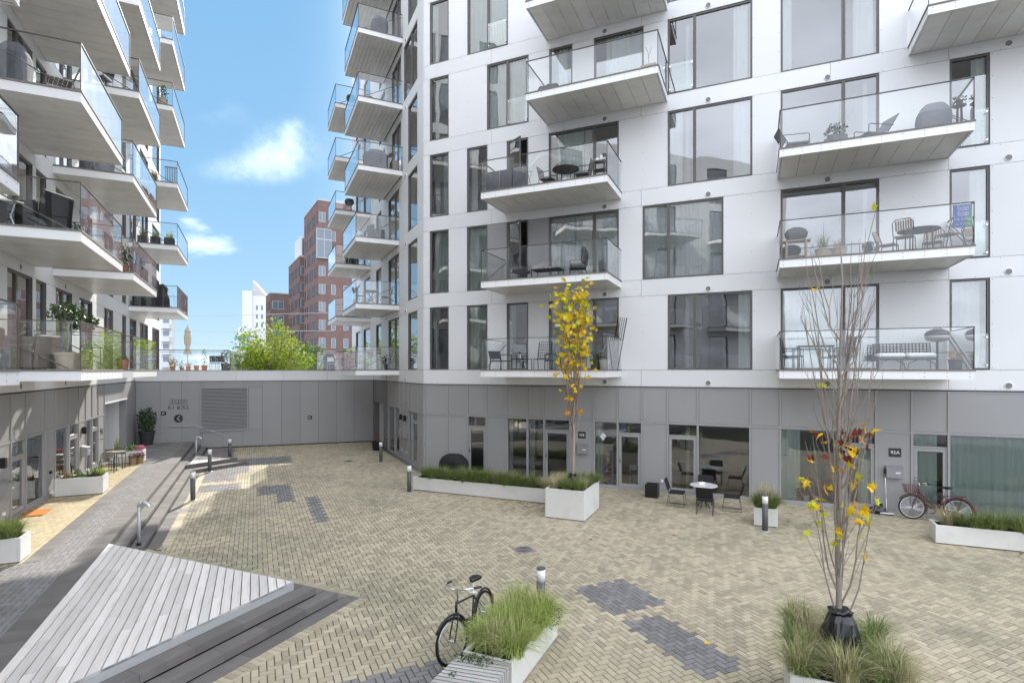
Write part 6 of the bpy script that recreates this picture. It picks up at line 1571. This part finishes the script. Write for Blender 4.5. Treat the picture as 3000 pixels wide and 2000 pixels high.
potted(Lb(13.1,1.65,4), 'clay pot with a small evergreen on the high far balcony', TERRAB, [('leaves', leaf_quads(180,.2,.2,.36,.09,(0,0,.36),0), LEAFG)], .17,.2,.40); grill_cover(Lb(13.2,.75,4), FL.a, 'black covered grill beside the small evergreen on the high far balcony', SLATE, .4, .3, 1.1, 6)

# ------------------------------------------------------------------ balcony things: wing
def Wb(x, y, k): return FW.W(x, y, H*k-.019)
grill_cover(Wb(-4.35,-1.15,3), FW.a+pi/2, 'large slate covered barbecue on the wing balcony', SLATE, .62, .5, 1.05, 4)
tk = E('toy_kitchen', Wb(-4.15,-.32,3), FW.a, 'wooden toy market stall with striped awning on the wing balcony', 'toy'); O('cabinet', MB().bev(-.3,.3,-.15,.15,0,.55,.006), TEAK, parent=tk); O('awning', MB().add([(-.34,-.3,.82),(.34,-.3,.82),(.34,.1,.95),(-.34,.1,.95)],[(0,1,2,3)]), PAPER, parent=tk)
for s_ in (-.3,.3): O('post', MB().tube([(s_,-.14,.55),(s_,-.14,.87)],.012,5), TEAK, parent=tk)
for i in range(5): O('stripe', MB().add([(-.33+i*.14,-.302,.823),(-.26+i*.14,-.302,.823),(-.26+i*.14,.098,.953),(-.33+i*.14,.098,.953)],[(0,1,2,3)]), INK, parent=tk)
grill_cover(Wb(-4.2,-1.0,5), FW.a+pi/2, 'slate covered barbecue on the topmost wing balcony', SLATE, .42, .4, 1.05, 8); potted(Wb(-4.0,-1.5,4), 'terracotta pot standing alone on a wing balcony', TERRA, [], .1,.13,.22, cat='pot', name='flower_pot')
table(Wb(-4.8,-1.3,1), FW.a, 'wooden folding table on the low wing balcony', TEAK, TEAK, lx=.7, ly=.6, h=.70, legs='cross')
for y, a_, lb in ((-.55,0,'wooden folding chair by the wall on the low wing balcony'), (-1.85,180,'wooden folding chair by the outer glass on the low wing balcony')): chair(Wb(-4.85,y,1), FW.a+rad(a_), lb, TEAK, TEAK, sw=.42, sd=.42, bh=.82, style='hslats')
wick(Wb(-4.9,-1.0,2), FW.a+rad(200), 'grey lounge chair on the wing balcony above the folding table', GREYCL, .9)
table(Wb(-4.9,-1.2,0), FW.a, 'table with a pale cloth and flowers on the lowest wing balcony', PAPER, TEAK, lx=.7, ly=1.2, h=.74); potted(FW.W(-4.9,-1.3,.721), 'bowl of pink flowers on the cloth-covered table', TERRAB, [('blooms', bush(90,.2,.08,.06), FLOWP)], .1,.14,.1)
potted(Wb(-4.7,-.5,0), 'round pot with a green bush on the lowest wing balcony', POTG, [('leaves', bush(200,.28,.2,.09), LEAFG)], .15,.18,.3)
gk = E('kettle_grill', Wb(-12.3,-1.1,5), FW.a, 'black kettle grill on legs on the far wing balcony', 'grill'); O('bowl', loft([(.55,.12,.12),(.62,.24,.24),(.75,.28,.28),(.88,.24,.24),(.95,.1,.1)],18,0,0), BLACK, parent=gk, smooth=True)
for a in (.5,2.6,4.7): O('leg', MB().tube([(cos(a)*.26,sin(a)*.26,0),(cos(a)*.15,sin(a)*.15,.6)],.012,5), BLACK, parent=gk)
gk2 = dup(gk, Wb(-12.3,-1.2,3), label='black kettle grill on legs on the far wing balcony below the topmost one')
potted(Wb(-12.2,-.9,4), 'small dark pot on the far wing balcony', POTG, [('leaves', bush(60,.1,.1,.06), LEAFG)], .09,.11,.2)
wick(Wb(-12.3,-1.0,2), FW.a+rad(180), 'dark lounge chair on the far wing balcony, the second from below', CHARC); wick(Wb(-12.3,-1.0,1), FW.a+rad(180), 'dark lounge chair on the lowest far wing balcony', CHARC)
# ------------------------------------------------------------------ terrace on the garage roof
def Tb(x, y): return FE.W(x, y, -.054)
pr = E('parasol', Tb(2.05,1.9), FE.a, 'closed cream parasol standing on the roof terrace', 'parasol')
O('pole', MB().tube([(0,0,.05),(0,0,2.62)], .02, 8), STEEL, parent=pr); O('foot', MB().lathe([(0,0),(.25,0),(.25,.05),(.03,.07)],16), POTG, parent=pr)
O('canopy', loft([(.95,.20,.20),(1.05,.18,.18),(1.35,.09,.09),(1.6,.16,.16),(1.95,.17,.17),(2.2,.13,.13),(2.25,.17,.17),(2.5,.06,.06),(2.58,.02,.02)],24,.01,3,.12), CREAM, parent=pr)
for x, y, r0, h, fl, lb in ((1.55,.75,.14,.26,[('heads',leaf_quads(110,.26,.26,.15,.09,(0,0,.3),0),HYDR),('leaves',bush(60,.2,.14,.1),LEAFM)],'terracotta pot of dried hydrangea heads on the roof terrace'),
    (2.0,.7,.11,.2,[('leaves',bush(60,.14,.22,.08),LEAFM)],'terracotta pot of leafy plant beside the parasol pole'),
    (2.3,.75,.12,.24,[('heads',leaf_quads(60,.16,.16,.08,.08,(0,0,.14),0),HYDR)],'terracotta pot of small brown heads beside the leafy plant'),
    (2.7,.75,.13,.30,[],'empty terracotta pot on the roof terrace'),
    (3.1,.7,.15,.30,[('leaves',leaf_quads(60,.12,.12,.5,.09,(0,0,.55),0),LEAFM),('stem',MB().tube([(0,0,0),(.02,0,.9)],.008,5),BARKD)],'terracotta pot with a tall thin plant on the roof terrace')):
    potted(Tb(x,y), lb, TERRA, fl, r0*.75, r0, h)
potted(Tb(4.15,.9), 'black pot with a dense bush at the balustrade corner of the roof terrace', POTG, [('leaves', leaf_quads(260,.28,.28,.42,.09,(0,0,.42),0), LEAFG)], .2,.26,.42)
for x, lb in ((3.55,'steel-framed terrace chair beside the tall thin plant'), (3.85,'steel-framed terrace chair beside the black pot')): chair(Tb(x,1.4), FE.a+.4, lb, STEEL, SLATE, 'steel-framed chairs on the roof terrace', sw=.5, sd=.45, bh=.86, arms=True)
grill_cover(Tb(9.75,1.6), FE.a, 'dark covered barbecue on the terrace beside the wing', CHARC, .38, .3, 1.05, 5)
table(Tb(10.6,1.5), FE.a, 'dark terrace table beside the wing', POTG, POTG, lx=1.2, ly=.7, h=.74)
for x, lb in ((9.9,'pale folding chair before the covered barbecue'), (11.1,'pale folding chair at the dark terrace table')): chair(Tb(x,.9), FE.a+.3, lb, CHROME, PAPER, 'pale folding chairs on the terrace beside the wing', sw=.44, sd=.42, bh=.82, style='hslats')
potted(Tb(10.55,.7), 'grey pot with a small dark conifer on the terrace beside the wing', CONC, [('needles', leaf_quads(240,.2,.2,.3,.07,(0,0,.3),0), LEAFG)], .15,.2,.28)

# ------------------------------------------------------------------ city behind the court
def block(F, label, w_, d_, z1, mat, name='brick_building', cat='building', roof=True):
    b = E(name, (*F.o, GZ), 0, label, cat)
    P(b, F, 'wall', MB().box(0, w_, 0, d_, GZ, z1), mat)
    if roof: P(b, F, 'roof_edge', MB().box(-.08, w_+.08, -.08, d_+.08, z1, z1+.25), FARG)
    return b
def fwin(b, F, x0, x1, z0, z1, fmat=FARG, y=-.02, mull=True):
    m = MB(); t = .07
    m.box(x0,x1,y-.03,y+.02,z0,z0+t).box(x0,x1,y-.03,y+.02,z1-t,z1).box(x0,x0+t,y-.03,y+.02,z0+t,z1-t).box(x1-t,x1,y-.03,y+.02,z0+t,z1-t)
    if mull and x1-x0 > 1: m.box((x0+x1)/2-.04,(x0+x1)/2+.04,y-.03,y+.02,z0+t,z1-t)
    w_ = P(b, F, 'window', m, fmat); O('pane', quad_xz(x0+t, x1-t, z0+t, z1-t, y), FPANE, parent=w_)
AZ = math.degrees(math.atan2(.509, .861))
def brick(o, label, wl_, wr, z1, mat, rows, z0, right_cols, left_n, pitch=3.27, bay=None):
    """corner at o: right face runs off to the right, left face runs back to the left"""
    FRt = Fr(o, AZ); b = block(FRt, label, wr, wl_, z1, mat)
    FLf = Fr(FRt.W(0, wl_)[:2], AZ-90)          # left face, seen from the court; x runs towards the corner
    for i in range(rows):
        z = z1-z0-pitch*i
        for c0, c1 in right_cols:
            if bay and c0 == right_cols[0][0] and i in bay: continue
            fwin(b, FRt, c0, c1, z-1.8, z)
        for k in range(left_n):
            x = wl_*(k+.45+.18*((k+i)%2))/left_n; fwin(b, FLf, x, x+.75, z-1.9, z, DARKGAP, mull=False)
    return b, FRt, FLf
b, F1, F2 = brick((-35.2,100), 'tall red brick apartment block with a two-storey glass bay', 13.9, 26, 30.8, BRICK, 9, 2.1, ((.1,1.25),(2.3,3.1),(4.5,5.4),(6.6,8.6),(10,11)), 6, bay=(1,2))
bm = MB().box(-.35,2.3,-.45,0,30.8-2.1-3.27*2-1.9,30.8-2.1-3.27+.2); bo = P(b, F1, 'glass_bay', bm, FARG)
for xx in (-.28,1.03):
    for zz in (30.8-2.1-3.27*2-1.75, 30.8-2.1-3.27-1.65): O('pane', quad_xz(xx, xx+1.22, zz, zz+(3.2 if zz < 22 else 1.75), -.46), FPANE, parent=bo)
b, F1, F2 = brick((-43.2,112), 'lower red brown brick block beside the tall brick block', 14, 4.5, 23.0, BRICKB, 6, 1.9, ((.2,2.2),), 6)
P(b, F1, 'penthouse', MB().box(.5, 4.4, 1.5, 9, 23.25, 27.6), FARW)
for i in range(3): fwin(b, F1, .7+i*1.2, 1.7+i*1.2, 23.5, 27.2, y=1.47, mull=False)
brick((-54.9,125), 'small brown brick block with white corner balconies', 8, 9, 17.4, BRICKB, 5, 1.7, ((.4,2.9),(5.0,6.2)), 3)
# white tower with a pointed roof
FT = Fr((-112.5,230), 8); b = block(FT, 'white tower block with one sharp roof peak', 9.5, 10, 31.0, FARW, 'tower_building', roof=False)
P(b, FT, 'peak', MB().add([(4.0,0,31),(9.5,0,31),(4.0,0,37.3),(4.0,4,31),(9.5,4,31),(4.0,4,37.3)], [(0,1,2),(5,4,3),(0,2,5,3),(1,4,5,2)]), FARG)
P(b, FT, 'lean_wing', MB().box(0.0, 3.9, -.6, 0, GZ, 33), FARW)
for i in range(7):
    for x in (5.2, 7.2): fwin(b, FT, x, x+.9, 25-i*3.6, 27-i*3.6, mull=False)
FI = Fr((-99.5,200), 5); b = block(FI, 'white angular block with small turquoise balconies', 6.5, 12, 15.5, FARW, 'tower_building', roof=False)
for i in range(4):
    for x in (-.8, 1.8):
        P(b, FI, 'balcony', MB().box(x, x+2.2, -1.2, 0, 11-i*3.3+(.8 if x > 0 else 0), 12.0-i*3.3+(.8 if x > 0 else 0)), AQUA)
FV = Fr((-57.4,90), 10); b = block(FV, 'white block with curved balconies seen past the end of the nearer block', 1.6, 1.2, 8.6, FARW, 'tower_building')
for i in range(4):
    P(b, FV, 'balcony', MB().prism([(.2,0),(.3,-.8),(1.0,-1.1),(1.5,-.7),(1.6,0)], 0.4+i*2.1, 1.2+i*2.1), FARW); fwin(b, FV, .3, 1.3, 1.3+i*2.1, 2.2+i*2.1, mull=False)
# trees beyond the garage
def leafy_tree(loc, h, cr, label, n, size, mat, seed, squash=1.0):
    r_ = random.Random(seed); t = E('street_tree', loc, 0, label, 'tree')
    O('trunk', MB().tube([(0,0,0),(.05,0,h*.4),(0,.1,h*.8)], [.16,.12,.05], 8), BARKD, parent=t)
    for k in range(7): 
        a = k*.9; O('limb', MB().tube([(0,0,h*.42),(cos(a)*cr*.4,sin(a)*cr*.4,h*.62),(cos(a)*cr*.75,sin(a)*cr*.75,h*.8)], [.07,.05,.02], 5), BARKD, parent=t)
    m = MB()
    for k in range(46):
        while True:
            p = Vector((r_.uniform(-1,1), r_.uniform(-1,1), r_.uniform(-1,1)))
            if .25 < p.length < 1: break
        c = (p.x*cr*.86, p.y*cr*.86, h*.62+p.z*h*.34*squash); s_ = cr*r_.uniform(.20,.36)
        m.join(leaf_quads(n//46, s_*1.2, s_*1.2, s_, size, c, .2, r_))
    O('crown', m, mat, parent=t)
leafy_tree((-20.3,47,GZ), 8.4, 2.95, 'bright lime-green street tree behind the garage roof', 7800, .24, LEAFS, 4)
leafy_tree((-19.9,55,GZ), 7.2, 1.7, 'dull green tree between the lime-green tree and the brick block', 2600, .22, LEAFM, 6)
for i, (za, zb, ya) in enumerate(((6.2,6.7,60),(4.6,4.9,62),(3.2,2.6,64))):
    O('overhead_cable', MB().tube([(-38,ya,za),(-33,ya,za-.35),(-27,ya,(za+zb)/2-.4),(-20,ya,zb-.5)], .022, 4), STEEL, label=('upper','middle','lower')[i]+' thin overhead cable crossing the sky beyond the garage', cat='cable')
